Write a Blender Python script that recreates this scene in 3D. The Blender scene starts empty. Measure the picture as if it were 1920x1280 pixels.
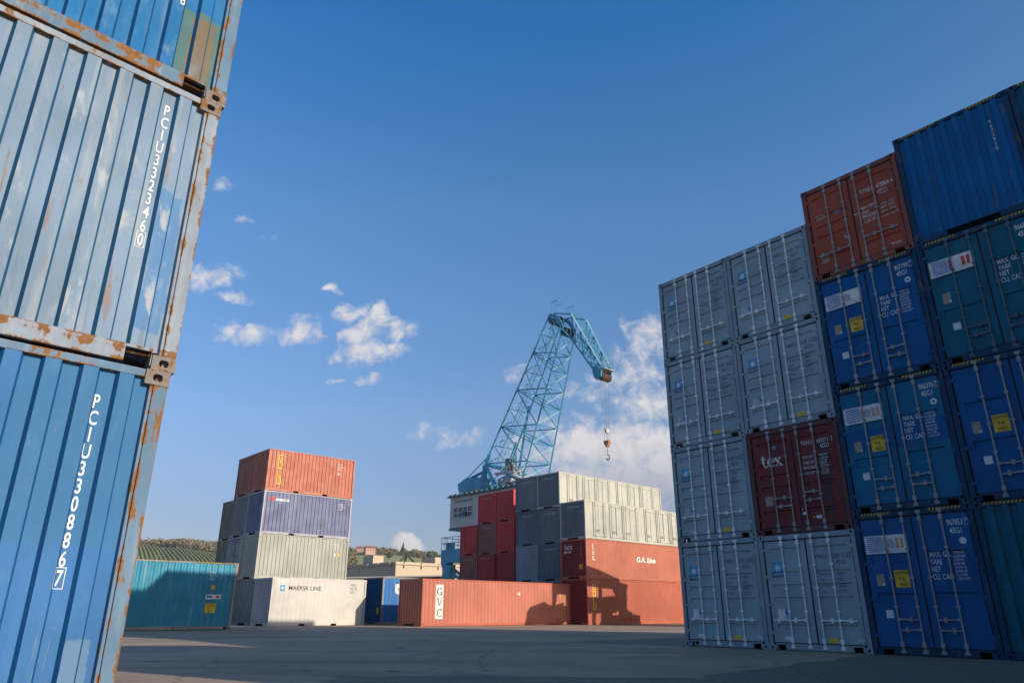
import bpy, bmesh, math, random
from mathutils import Vector, Matrix, noise
R = math.radians
random.seed(7)
scn = bpy.context.scene
COL = scn.collection
H, HC, W, L20, L40 = 2.591, 2.896, 2.438, 6.058, 12.192

# ------------------------------------------------------------------ camera
PITCH, ROLL, CAMH, FPX = 0.3604, 0.0032, 0.8315, 1340.0
cam = bpy.data.cameras.new('camera')
cam.sensor_width = 36.0
cam.lens = FPX / 1920 * 36.0
cam.clip_start, cam.clip_end = 0.05, 20000
camo = bpy.data.objects.new('camera', cam)
COL.objects.link(camo)
fw = Vector((0, math.cos(PITCH), math.sin(PITCH))); up = Vector((0, -math.sin(PITCH), math.cos(PITCH))); rt = Vector((1, 0, 0))
r2 = math.cos(ROLL) * rt + math.sin(ROLL) * up; u2 = -math.sin(ROLL) * rt + math.cos(ROLL) * up
M = Matrix(((r2.x, u2.x, -fw.x, 0), (r2.y, u2.y, -fw.y, 0), (r2.z, u2.z, -fw.z, CAMH), (0, 0, 0, 1)))
camo.matrix_world = M
scn.camera = camo

# ------------------------------------------------------------------ sky and sun
SUN_AZ, SUN_EL = R(-32.9), R(18.5)          # azimuth measured from +X towards +Y
sdir = Vector((math.cos(SUN_AZ) * math.cos(SUN_EL), math.sin(SUN_AZ) * math.cos(SUN_EL), math.sin(SUN_EL)))
world = bpy.data.worlds.new('World'); scn.world = world; world.use_nodes = True
wt = world.node_tree; wt.nodes.clear()
def N(t, typ, **kw):
    n = t.nodes.new(typ)
    for k, v in kw.items(): setattr(n, k, v)
    return n
def math_n(t, op, a, b=None, c=None, clamp=False):
    n = t.nodes.new('ShaderNodeMath'); n.operation = op; n.use_clamp = clamp
    for i, v in enumerate((a, b, c)):
        if v is None: continue
        if isinstance(v, (int, float)): n.inputs[i].default_value = v
        else: t.links.new(v, n.inputs[i])
    return n.outputs[0]
def mixc(t, fac, a, b, mode='MIX'):
    n = t.nodes.new('ShaderNodeMix'); n.data_type = 'RGBA'; n.blend_type = mode
    for i, v in ((0, fac), (6, a), (7, b)):
        if isinstance(v, (int, float)): n.inputs[i].default_value = v
        elif isinstance(v, tuple): n.inputs[i].default_value = (v[0], v[1], v[2], 1)
        else: t.links.new(v, n.inputs[i])
    return n.outputs[2]
def ramp(t, v, x0, x1, y0=0.0, y1=1.0, smooth=True):
    n = t.nodes.new('ShaderNodeMapRange'); n.interpolation_type = 'SMOOTHSTEP' if smooth else 'LINEAR'
    t.links.new(v, n.inputs[0])
    for i, x in ((1, x0), (2, x1), (3, y0), (4, y1)): n.inputs[i].default_value = x
    return n.outputs[0]
SKY_STRENGTH = 0.134
sky = N(wt, 'ShaderNodeTexSky', sky_type='NISHITA', sun_disc=False)
sky.sun_elevation = SUN_EL; sky.sun_rotation = math.pi / 2 - SUN_AZ
sky.altitude = 200; sky.air_density = 1.0; sky.dust_density = 0.6; sky.ozone_density = 2.0
tc = N(wt, 'ShaderNodeTexCoord')
sp = N(wt, 'ShaderNodeSeparateXYZ'); wt.links.new(tc.outputs['Generated'], sp.inputs[0])
yy = math_n(wt, 'MAXIMUM', sp.outputs[1], 0.05)
ca = math_n(wt, 'DIVIDE', sp.outputs[0], yy); cb = math_n(wt, 'DIVIDE', sp.outputs[2], yy)
cv = N(wt, 'ShaderNodeCombineXYZ'); wt.links.new(ca, cv.inputs[0]); wt.links.new(cb, cv.inputs[1])
n1 = N(wt, 'ShaderNodeTexNoise'); n1.inputs['Scale'].default_value = 34; n1.inputs['Detail'].default_value = 9; n1.inputs['Roughness'].default_value = 0.62; n1.inputs['Distortion'].default_value = 0.4
wt.links.new(cv.outputs[0], n1.inputs['Vector'])
n2 = N(wt, 'ShaderNodeTexNoise'); n2.inputs['Scale'].default_value = 6; n2.inputs['Detail'].default_value = 3
mpv = N(wt, 'ShaderNodeVectorMath', operation='ADD'); mpv.inputs[1].default_value = (3.3, 7.1, 2)
wt.links.new(cv.outputs[0], mpv.inputs[0]); wt.links.new(mpv.outputs[0], n2.inputs['Vector'])
# clouds: (centre a, b, half width, half height, weight) as directions x/y, z/y
CLOUDS = [(-0.4694, 0.6442, 0.016, 0.018, .45), (-0.4257, 0.5771, 0.0119, 0.009, .5), (-0.3795, 0.5465, 0.0185, 0.0076, .4), (-0.4664, 0.481, 0.0412, 0.0183, .8), (-0.4242, 0.4451, 0.0326, 0.0089, .75), (-0.3877, 0.3841, 0.0304, 0.012, 1), (-0.425, 0.389, 0.02, 0.014, .9), (-0.3147, 0.3886, 0.0272, 0.016, 1.1), (-0.315, 0.407, 0.025, 0.012, .6), (-0.2722, 0.4591, 0.0115, 0.0072, .9), (-0.245, 0.423, 0.024, 0.013, 1.1), (-0.2249, 0.388, 0.0253, 0.022, 1.15), (-0.1982, 0.412, 0.0170, 0.020, 1.1), (-0.176, 0.393, 0.0170, 0.018, .9), (-0.2339, 0.3575, 0.028, 0.0165, 1.2), (-0.187, 0.3575, 0.038, 0.0115, .8), (-0.1485, 0.3952, 0.0176, 0.0139, .45), (-0.2127, 0.316, 0.020, 0.0102, .95), (-0.2575, 0.3142, 0.0094, 0.0055, .6),
          (-0.1425, 0.0845, 0.0125, 0.0105, 2.3), (-0.1330, 0.0790, 0.0135, 0.0085, 2.2), (-0.0908, 0.2344, 0.0556, 0.0171, .5), (0.2042, 0.3904, 0.03, 0.03, .8), (0.1884, 0.3272, 0.055, 0.036, .78), (0.109, 0.2983, 0.0388, 0.013, .7), (0.0001, 0.3265, 0.0265, 0.0126, .55), (0.132, 0.2220, 0.078, 0.030, 1.5), (0.052, 0.205, 0.045, 0.020, .9), (0.20, 0.215, 0.07, 0.035, 1.3), (0.1716, 0.1709, 0.1341, 0.0475, 1.3), (0.207, 0.2748, 0.0659, 0.050, .68), (0.03, 0.26, 0.04, 0.012, .4)]
wn = N(wt, 'ShaderNodeTexNoise'); wn.inputs['Scale'].default_value = 17; wn.inputs['Detail'].default_value = 6; wn.inputs['Roughness'].default_value = .58; wt.links.new(cv.outputs[0], wn.inputs['Vector'])
w1 = N(wt, 'ShaderNodeVectorMath', operation='SUBTRACT'); w1.inputs[1].default_value = (.5, .5, .5); wt.links.new(wn.outputs['Color'], w1.inputs[0])
w2 = N(wt, 'ShaderNodeVectorMath', operation='MULTIPLY'); w2.inputs[1].default_value = (.085, .060, 0); wt.links.new(w1.outputs[0], w2.inputs[0])
cvw = N(wt, 'ShaderNodeVectorMath', operation='ADD'); wt.links.new(cv.outputs[0], cvw.inputs[0]); wt.links.new(w2.outputs[0], cvw.inputs[1])
w3 = N(wt, 'ShaderNodeVectorMath', operation='MULTIPLY'); w3.inputs[1].default_value = (.030, .024, 0); wt.links.new(w1.outputs[0], w3.inputs[0])
cvh = N(wt, 'ShaderNodeVectorMath', operation='ADD'); wt.links.new(cv.outputs[0], cvh.inputs[0]); wt.links.new(w3.outputs[0], cvh.inputs[1])
acc = None
for (a, b, wa, hb, wgt) in CLOUDS:
    s = N(wt, 'ShaderNodeVectorMath', operation='SUBTRACT'); s.inputs[1].default_value = (a, b, 0); wt.links.new((cvh if wgt > 2 else cvw).outputs[0], s.inputs[0])
    m = N(wt, 'ShaderNodeVectorMath', operation='MULTIPLY'); m.inputs[1].default_value = (1 / (wa * 1.75), 1 / (hb * 1.75), 0); wt.links.new(s.outputs[0], m.inputs[0])
    l = N(wt, 'ShaderNodeVectorMath', operation='LENGTH'); wt.links.new(m.outputs[0], l.inputs[0])
    v = math_n(wt, 'MULTIPLY', math_n(wt, 'SUBTRACT', 1.0, l.outputs['Value'], clamp=True), wgt)
    acc = v if acc is None else math_n(wt, 'MAXIMUM', acc, v)
cl = math_n(wt, 'ADD', acc, math_n(wt, 'MULTIPLY', math_n(wt, 'SUBTRACT', n1.outputs[0], 0.52), 2.0))
cl = math_n(wt, 'MULTIPLY', cl, ramp(wt, acc, 0.0, 0.30))
cmask = ramp(wt, cl, 0.02, 1.05)
cmask = math_n(wt, 'MULTIPLY', cmask, 0.92)
# bright tops, greyer bases
bright = ramp(wt, n1.outputs[0], 0.35, 0.65, 0.62, 1.0)
ccol = mixc(wt, bright, (2.9, 3.1, 3.7), (5.2, 4.95, 4.95))
base_shade = math_n(wt, 'MAXIMUM', ramp(wt, cb, 0.14, 0.235, 0.0, 1.0), ramp(wt, cb, 0.110, 0.125, 1.0, 0.0))
ccol = mixc(wt, base_shade, (2.9, 3.0, 3.5), ccol)
hsv = N(wt, 'ShaderNodeHueSaturation'); hsv.inputs['Saturation'].default_value = 1.12; hsv.inputs['Value'].default_value = 1.0
wt.links.new(sky.outputs[0], hsv.inputs['Color'])
skyt = mixc(wt, 1.0, hsv.outputs[0], (0.86, 1.12, 1.30), 'MULTIPLY')
air = N(wt, 'ShaderNodeValToRGB'); wt.links.new(sp.outputs[2], air.inputs[0]); ae = air.color_ramp.elements
ae[0].position = 0.0; ae[0].color = (.50, .38, .42, 1); ae[1].position = 1.0; ae[1].color = (.30, .85, 1.10, 1)
for p_, c_ in ((.113, (.72, .50, .53)), (.249, (1.04, .77, .73)), (.509, (1.0, 1.0, 1.0)), (.707, (.38, .93, 1.10))):
    e_ = ae.new(p_); e_.color = (*c_, 1)
dt = N(wt, 'ShaderNodeVectorMath', operation='DOT_PRODUCT'); dt.inputs[1].default_value = sdir; wt.links.new(tc.outputs['Generated'], dt.inputs[0])
warm = ramp(wt, dt.outputs['Value'], 0.05, 0.75)         # the sky whitens towards the sun
tint = mixc(wt, warm, air.outputs[0], (1.15, 0.80, 0.62))
skyt = mixc(wt, 1.0, skyt, tint, 'MULTIPLY')
skyc = mixc(wt, cmask, skyt, ccol)
bg = N(wt, 'ShaderNodeBackground'); bg.inputs['Strength'].default_value = SKY_STRENGTH
wt.links.new(skyc, bg.inputs['Color'])
wo = N(wt, 'ShaderNodeOutputWorld'); wt.links.new(bg.outputs[0], wo.inputs[0])
sl = bpy.data.lights.new('sun', 'SUN'); sl.energy = 4.4; sl.angle = R(0.5); sl.color = (1.0, 0.86, 0.70)
so = bpy.data.objects.new('sun', sl); COL.objects.link(so)
so.rotation_euler = sdir.to_track_quat('Z', 'Y').to_euler(); so.location = (30, -20, 40)
scn.view_settings.view_transform = 'Standard'; scn.view_settings.look = 'None'
scn.view_settings.exposure = 0.2; scn.view_settings.gamma = 1.0

# ------------------------------------------------------------------ materials
_m = {}
def mat(name, rgb, rough=0.6, metal=0.0):
    if name in _m: return _m[name]
    m = bpy.data.materials.new(name); m.use_nodes = True
    b = m.node_tree.nodes['Principled BSDF']
    b.inputs['Base Color'].default_value = (*rgb, 1); b.inputs['Roughness'].default_value = rough; b.inputs['Metallic'].default_value = metal
    t = m.node_tree
    oc = N(t, 'ShaderNodeTexCoord'); n = N(t, 'ShaderNodeTexNoise'); n.inputs['Scale'].default_value = 5; n.inputs['Detail'].default_value = 6
    t.links.new(oc.outputs['Object'], n.inputs['Vector'])
    f = ramp(t, n.outputs[0], 0.3, 0.7)
    c = mixc(t, f, tuple(x * 0.82 for x in rgb), tuple(min(1, x * 1.12) for x in rgb))
    t.links.new(c, b.inputs['Base Color'])
    _m[name] = m
    return m
RUST = (0.125, 0.060, 0.026); RUST2 = (0.29, 0.155, 0.070)
def paint(name, rgb, rough=0.45, rust=0.15, fade=0.25, dirt=0.3, scratch=0.2, sc=1.0, patches=(), fadecol=None, spec=0.4, edges=(), runs=0.0, smear=0.0):
    """weathered container paint: faded streaks, dirt, scratches, rust"""
    if name in _m: return _m[name]
    m = bpy.data.materials.new(name); m.use_nodes = True
    t = m.node_tree; b = t.nodes['Principled BSDF']
    oc = N(t, 'ShaderNodeTexCoord'); oi = N(t, 'ShaderNodeObjectInfo')
    off = N(t, 'ShaderNodeVectorMath', operation='SCALE'); off.inputs[0].default_value = (37, 19, 53); t.links.new(oi.outputs['Random'], off.inputs['Scale'])
    ad = N(t, 'ShaderNodeVectorMath', operation='ADD'); t.links.new(oc.outputs['Object'], ad.inputs[0]); t.links.new(off.outputs[0], ad.inputs[1])
    def nz(scale, det=5, rgh=0.55, dist=0.0, vec=ad.outputs[0]):
        mp = N(t, 'ShaderNodeMapping'); mp.inputs['Scale'].default_value = scale; t.links.new(vec, mp.inputs[0])
        n = N(t, 'ShaderNodeTexNoise'); n.inputs['Scale'].default_value = 1; n.inputs['Detail'].default_value = det
        n.inputs['Roughness'].default_value = rgh; n.inputs['Distortion'].default_value = dist
        t.links.new(mp.outputs[0], n.inputs['Vector']); return n.outputs[0]
    base = mixc(t, ramp(t, nz((0.9 * sc,) * 3), 0.3, 0.7), tuple(x * 0.86 for x in rgb), tuple(min(1, x * 1.1) for x in rgb))
    sxyz = N(t, 'ShaderNodeSeparateXYZ'); t.links.new(oc.outputs['Object'], sxyz.inputs[0])
    wob = math_n(t, 'MULTIPLY', math_n(t, 'SUBTRACT', nz((6, 6, 6)), 0.5), 0.10)
    for (x0, x1, z0, z1, pc, amt) in patches:
        xs = math_n(t, 'ADD', sxyz.outputs[0], wob); zs = math_n(t, 'ADD', sxyz.outputs[2], wob)
        f = math_n(t, 'MULTIPLY', ramp(t, xs, x0, x0 + 0.01), ramp(t, xs, x1, x1 + 0.01, 1, 0))
        f = math_n(t, 'MULTIPLY', f, math_n(t, 'MULTIPLY', ramp(t, zs, z0, z0 + 0.015), ramp(t, zs, z1, z1 + 0.02, 1, 0)))
        base = mixc(t, math_n(t, 'MULTIPLY', f, amt), base, pc)
    fc = fadecol or tuple(min(0.85, x * 0.55 + 0.33) for x in rgb)
    streak = ramp(t, nz((7 * sc, 7 * sc, 0.7 * sc), 4, 0.6), 0.50, 0.78)
    base = mixc(t, math_n(t, 'MULTIPLY', streak, fade), base, fc)
    dn = ramp(t, nz((2.3 * sc, 2.3 * sc, 0.9 * sc), 6, 0.65), 0.45, 0.75)
    base = mixc(t, math_n(t, 'MULTIPLY', dn, dirt), base, tuple(x * 0.45 + 0.02 for x in rgb))
    if scratch > 0:
        s1 = nz((9 * sc, 9 * sc, 45 * sc), 3, 0.6, 1.5); s2 = nz((60 * sc, 60 * sc, 5 * sc), 2, 0.6, 1.0); reg = ramp(t, nz((1.7 * sc,) * 3), 0.48, 0.62)
        f = math_n(t, 'MAXIMUM', ramp(t, s1, 0.70 - 0.05 * scratch, 0.73), ramp(t, s2, 0.70 - 0.04 * scratch, 0.73))
        base = mixc(t, math_n(t, 'MULTIPLY', math_n(t, 'MULTIPLY', f, reg), min(1, scratch * 1.6)), base, mixc(t, nz((30, 30, 30)), RUST2, fc))
    if smear:
        sm = nz((2.6, 2.6, 0.85), 7, .66, 1.2)
        outer = ramp(t, sxyz.outputs[1], .014, .035, 1.0, .30)
        blot = ramp(t, nz((5.5, 5.5, 2.2), 7, .7, .8), .47, .60)
        base = mixc(t, math_n(t, 'MULTIPLY', math_n(t, 'MULTIPLY', math_n(t, 'MULTIPLY', ramp(t, sm, .47, .60), blot), smear), outer), base, fc)
        sm2 = nz((5.5, 5.5, .5), 5, .7, .5)
        base = mixc(t, math_n(t, 'MULTIPLY', ramp(t, sm2, .56, .60), smear * .5), base, tuple(x * .62 for x in rgb))
    if runs:
        r1 = nz((11, 11, 1.1), 6, .66, .4); r2_ = ramp(t, nz((1.1, 1.1, .7), 3), .46, .60)
        rr = math_n(t, 'MULTIPLY', ramp(t, r1, .60, .68), r2_)
        base = mixc(t, math_n(t, 'MULTIPLY', rr, runs), base, mixc(t, nz((40, 40, 9), 3), RUST, (0.40, 0.22, 0.10)))
    rough_v = ramp(t, nz((3 * sc,) * 3), 0.3, 0.7, rough - 0.08, rough + 0.15)
    if rust > 0:
        rn = nz((4.5 * sc, 4.5 * sc, 2.2 * sc), 8, 0.68, 0.3)
        for (ax, pos, wd) in edges:
            e = math_n(t, 'SUBTRACT', 1.0, math_n(t, 'DIVIDE', math_n(t, 'ABSOLUTE', math_n(t, 'SUBTRACT', sxyz.outputs[ax], pos)), wd), clamp=True)
            rn = math_n(t, 'ADD', rn, math_n(t, 'MULTIPLY', e, 0.135))
        th = 0.80 - 0.30 * rust
        rf = ramp(t, rn, th, th + 0.035)
        rcol = mixc(t, nz((22, 22, 22), 3), RUST, RUST2)
        halo = math_n(t, 'MULTIPLY', ramp(t, rn, th - 0.07, th + 0.01), 0.45)
        base = mixc(t, halo, base, tuple(0.5 * x + 0.5 * y for x, y in zip(rgb, RUST2)))
        base = mixc(t, rf, base, rcol)
        rough_v = math_n(t, 'MAXIMUM', rough_v, math_n(t, 'MULTIPLY', rf, 0.9))
    t.links.new(base, b.inputs['Base Color']); t.links.new(rough_v, b.inputs['Roughness'])
    b.inputs['Specular IOR Level'].default_value = spec
    bp = N(t, 'ShaderNodeBump'); bp.inputs['Strength'].default_value = 0.25; bp.inputs['Distance'].default_value = 0.02
    t.links.new(nz((2.2 * sc, 2.2 * sc, 1.2 * sc), 4), bp.inputs['Height']); t.links.new(bp.outputs[0], b.inputs['Normal'])
    _m[name] = m
    return m
M_BLACK = mat('dark_rubber', (0.012, 0.012, 0.014), 0.8)
M_STRIPE = mat('dull_yellow_stripe', (0.42, 0.30, 0.04), 0.7)
M_STEEL = mat('galvanised_steel', (0.50, 0.51, 0.52), 0.42, 0.25)
M_STEELD = mat('grimy_steel', (0.27, 0.25, 0.23), 0.6, 0.2)
M_WHITE = mat('white_marking', (0.72, 0.72, 0.70), 0.6)
M_INK = mat('black_marking', (0.015, 0.017, 0.02), 0.6)
M_YEL = mat('yellow_marking', (0.75, 0.50, 0.02), 0.6)
M_YELD = mat('yellow_sticker', (0.72, 0.44, 0.01), 0.55)
M_LBLUE = mat('sky_blue_sticker', (0.02, 0.30, 0.55), 0.5)
M_PBLUE = mat('wave_blue_marking', (0.02, 0.14, 0.45), 0.5)
M_RED = mat('red_marking', (0.60, 0.05, 0.03), 0.6)
M_PINK = mat('faded_red_marking', (0.55, 0.28, 0.25), 0.6)
M_ORNG = mat('faded_orange_marking', (0.60, 0.33, 0.12), 0.6)
M_GREYM = mat('grey_marking', (0.40, 0.45, 0.48), 0.6)
M_TAN = mat('tan_plate', (0.33, 0.26, 0.18), 0.5)
M_WOOD = mat('underfloor_dark', (0.02, 0.018, 0.016), 0.9)

# ------------------------------------------------------------------ mesh helpers
class MB:
    def __init__(s): s.v = []; s.f = []
    def add(s, vs, fs):
        o = len(s.v); s.v += [tuple(v) for v in vs]; s.f += [tuple(i + o for i in f) for f in fs]
    def quad(s, a, b, c, d): s.add((a, b, c, d), ((0, 1, 2, 3),))
    def box(s, x0, x1, y0, y1, z0, z1):
        s.add([(x, y, z) for x in (x0, x1) for y in (y0, y1) for z in (z0, z1)],
              [(0, 1, 3, 2), (4, 6, 7, 5), (0, 4, 5, 1), (2, 3, 7, 6), (0, 2, 6, 4), (1, 5, 7, 3)])
    def hull(s, pts8):
        s.add(pts8, [(0, 1, 3, 2), (4, 6, 7, 5), (0, 4, 5, 1), (2, 3, 7, 6), (0, 2, 6, 4), (1, 5, 7, 3)])
    def tube(s, p, q, r, n=6, r2=None, cap=True):
        p = Vector(p); q = Vector(q); d = (q - p)
        if d.length < 1e-6: return
        d.normalize(); a = d.orthogonal().normalized(); b = d.cross(a); r2 = r if r2 is None else r2
        vs = []
        for c, rr in ((p, r), (q, r2)):
            for i in range(n):
                t = 2 * math.pi * (i + .5) / n; vs.append(c + a * math.cos(t) * rr + b * math.sin(t) * rr)
        fs = [(i, (i + 1) % n, n + (i + 1) % n, n + i) for i in range(n)]
        if cap: fs += [tuple(range(n))[::-1], tuple(range(n, 2 * n))]
        s.add(vs, fs)
    def bar(s, p, q, w): s.tube(p, q, w * 0.7071, 4)
    def prism(s, poly, f0, f1):
        """poly 2d points, f0/f1 map (a,b)->3d for the two end faces"""
        n = len(poly); vs = [f0(a, b) for a, b in poly] + [f1(a, b) for a, b in poly]
        s.add(vs, [tuple(range(n)), tuple(range(n, 2 * n))[::-1]] + [(i, n + i, n + (i + 1) % n, (i + 1) % n) for i in range(n)])
    def mesh(s, name, m, smooth=False, fix=True):
        me = bpy.data.meshes.new(name); me.from_pydata(s.v, [], s.f)
        if fix:
            bm = bmesh.new(); bm.from_mesh(me); bmesh.ops.recalc_face_normals(bm, faces=bm.faces); bm.to_mesh(me); bm.free()
        if m is not None: me.materials.append(m)
        if smooth: me.polygons.foreach_set('use_smooth', [True] * len(me.polygons))
        me.update(); return me
    def build(s, name, m, parent=None, smooth=False, bevel=0, **kw):
        return link(name, s.mesh(name, m, smooth, **kw), parent, bevel)
def link(name, me, parent=None, bevel=0):
    o = bpy.data.objects.new(name, me); COL.objects.link(o)
    if parent is not None: o.parent = parent
    if bevel:
        b = o.modifiers.new('bevel', 'BEVEL'); b.width = bevel; b.segments = 2; b.limit_method = 'ANGLE'; b.angle_limit = R(40)
    return o
def thing(name, label, cat, loc=(0, 0, 0), rz=0, group=None):
    o = bpy.data.objects.new(name, None); COL.objects.link(o); o.empty_display_size = 0.3
    o.location = loc; o.rotation_euler = (0, 0, rz); o['label'] = label; o['category'] = cat
    if group: o['group'] = group
    return o
def tag(o, label=None, cat=None, group=None, kind=None):
    if label: o['label'] = label
    if cat: o['category'] = cat
    if group: o['group'] = group
    if kind: o['kind'] = kind
    return o
_cache = {}
def cached(key, fn):
    if key not in _cache: _cache[key] = fn()
    return _cache[key]

# ------------------------------------------------------------------ lettering
def glyphs(body, bold=0.0):
    def mk():
        c = bpy.data.curves.new('lettering', 'FONT'); c.body = body; c.size = 1.0; c.resolution_u = 3; c.fill_mode = 'FRONT'; c.offset = bold
        o = bpy.data.objects.new('lettering', c); COL.objects.link(o)
        me = bpy.data.meshes.new_from_object(o)
        vs = [(v.co.x, v.co.y) for v in me.vertices]; fs = [tuple(p.vertices) for p in me.polygons]
        bpy.data.objects.remove(o); bpy.data.curves.remove(c); bpy.data.meshes.remove(me)
        return vs, fs
    return cached(('g', body, bold), mk)
SERIF = {  # strokes (x0,y0,x1,y1,width) and arcs for a slab serif face, unit cap height
 't': ([(.30, .95, .30, .22, .17), (.08, .70, .56, .70, .07), (.30, .95, .14, .74, .07)], [(.46, .22, .16, .20, 180, 330, .13)]),
 'e': ([(.12, .38, .66, .38, .07)], [(.39, .34, .27, .31, -5, 320, .14)]),
 'x': ([(.10, .66, .60, .03, .19), (.58, .66, .10, .03, .07), (.0, .67, .32, .67, .05), (.42, .67, .70, .67, .05), (.0, .02, .26, .02, .05), (.38, .02, .74, .02, .05)], []),
 'G': ([(.80, .42, .80, .05, .16), (.58, .42, .95, .42, .06), (.80, .98, .80, .74, .05)], [(.47, .5, .38, .44, 40, 325, .15)]),
 'V': ([(.14, .95, .46, .03, .19), (.78, .95, .48, .03, .07), (.0, .97, .34, .97, .05), (.60, .97, .94, .97, .05)], []),
 'C': ([(.80, .98, .80, .72, .05), (.80, .22, .80, .06, .05)], [(.47, .5, .38, .44, 38, 322, .15)]),
}
def serif_glyph(ch):
    st, ar = SERIF[ch]; vs = []; fs = []
    def q(x0, y0, x1, y1, w):
        d = Vector((x1 - x0, y1 - y0)).normalized(); n = Vector((-d.y, d.x)) * w / 2; o = len(vs)
        vs.extend([(x0 + n.x, y0 + n.y), (x0 - n.x, y0 - n.y), (x1 - n.x, y1 - n.y), (x1 + n.x, y1 + n.y)]); fs.append((o, o + 1, o + 2, o + 3))
    for s in st: q(*s)
    for (cx, cy, rx, ry, a0, a1, w) in ar:
        n = 18; o = len(vs)
        for i in range(n + 1):
            a = R(a0 + (a1 - a0) * i / n); ww = w * (0.40 + 0.75 * abs(math.cos(a)))
            for k in (-.5, .5): vs.append((cx + math.cos(a) * (rx + k * ww), cy + math.sin(a) * (ry + k * ww)))
        for i in range(n): fs.append((o + 2 * i, o + 2 * i + 1, o + 2 * i + 3, o + 2 * i + 2))
    return vs, fs
class Surf:
    """maps (u,z,out) on a container face to local 3d; depth(u,z) is how far the sheet lies behind the plane"""
    def __init__(s, m, depth=lambda u, z: 0.0, ubreaks=(), zbreaks=(), base=0.0):
        s.m = m; s.depth = depth; s.ub = ubreaks; s.zb = zbreaks; s.base = base
    def emit(s, mb, vs, fs, out=0.003):
        """2d mesh (u,z) conformed to the sheet"""
        if not vs: return
        bm = bmesh.new(); bv = [bm.verts.new((a, 0, b)) for a, b in vs]
        for f in fs:
            try: bm.faces.new([bv[i] for i in f])
            except ValueError: pass
        us = [a for a, b in vs]; zs = [b for a, b in vs]
        for x in s.ub:
            if min(us) < x < max(us):
                bmesh.ops.bisect_plane(bm, geom=bm.verts[:] + bm.edges[:] + bm.faces[:], plane_co=(x, 0, 0), plane_no=(1, 0, 0))
        for z in s.zb:
            if min(zs) < z < max(zs):
                bmesh.ops.bisect_plane(bm, geom=bm.verts[:] + bm.edges[:] + bm.faces[:], plane_co=(0, 0, z), plane_no=(0, 0, 1))
        bm.verts.index_update()
        mb.add([s.m(v.co.x, v.co.z, s.base - s.depth(v.co.x, v.co.z) + out) for v in bm.verts], [tuple(v.index for v in f.verts) for f in bm.faces])
        bm.free()
    def rect(s, mb, u0, u1, z0, z1, out=0.003, skew=0.0):
        s.emit(mb, [(u0, z0), (u1, z0), (u1, z1), (u0, z1)], [(0, 1, 2, 3)], out)
    def poly(s, mb, pts, out=0.003): s.emit(mb, pts, [tuple(range(len(pts)))], out)
    def text(s, mb, body, u, z, h, sx=1.0, bold=0.0, out=0.003, shear=0.0):
        vs, fs = glyphs(body, bold); k = h / 0.70
        s.emit(mb, [(u + (a + shear * b) * k * sx, z + b * k) for a, b in vs], fs, out)
    def vtext(s, mb, body, u, z, h, step, sx=1.0, bold=0.0, out=0.003, serif=False):
        """characters stacked downwards, centred on u, first cap top at z"""
        for i, ch in enumerate(body):
            if ch == ' ': continue
            if serif: vs, fs = serif_glyph(ch); k = h
            else: vs, fs = glyphs(ch, bold); k = h / 0.70
            xs = [a for a, b in vs]; c = (min(xs) + max(xs)) / 2
            s.emit(mb, [(u + (a - c) * k * sx, z - h - i * step + b * k) for a, b in vs], fs, out)
    def frame(s, mb, u0, u1, z0, z1, t, out=0.003):
        s.rect(mb, u0, u1, z0, z0 + t, out); s.rect(mb, u0, u1, z1 - t, z1, out)
        s.rect(mb, u0, u0 + t, z0 + t, z1 - t, out); s.rect(mb, u1 - t, u1, z0 + t, z1 - t, out)
    def star(s, mb, u, z, r, n=7, out=0.005, inner=0.36):
        pts = [(u, z)]
        for i in range(2 * n):
            a = math.pi / 2 + math.pi * i / n; rr = r if i % 2 == 0 else r * inner
            pts.append((u + rr * math.cos(a), z + rr * math.sin(a)))
        s.emit(mb, pts, [(0, i + 1, (i + 1) % (2 * n) + 1) for i in range(2 * n)], out)
    def disc(s, mb, u, z, r, r0=0.0, out=0.003, n=20, sy=1.0):
        P = [(u + r * math.cos(2 * math.pi * i / n), z + sy * r * math.sin(2 * math.pi * i / n)) for i in range(n)]
        if r0 <= 0: s.poly(mb, P, out); return
        Q = [(u + r0 * math.cos(2 * math.pi * i / n), z + sy * r0 * math.sin(2 * math.pi * i / n)) for i in range(n)]
        s.emit(mb, P + Q, [(i, (i + 1) % n, n + (i + 1) % n, n + i) for i in range(n)], out)

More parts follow.
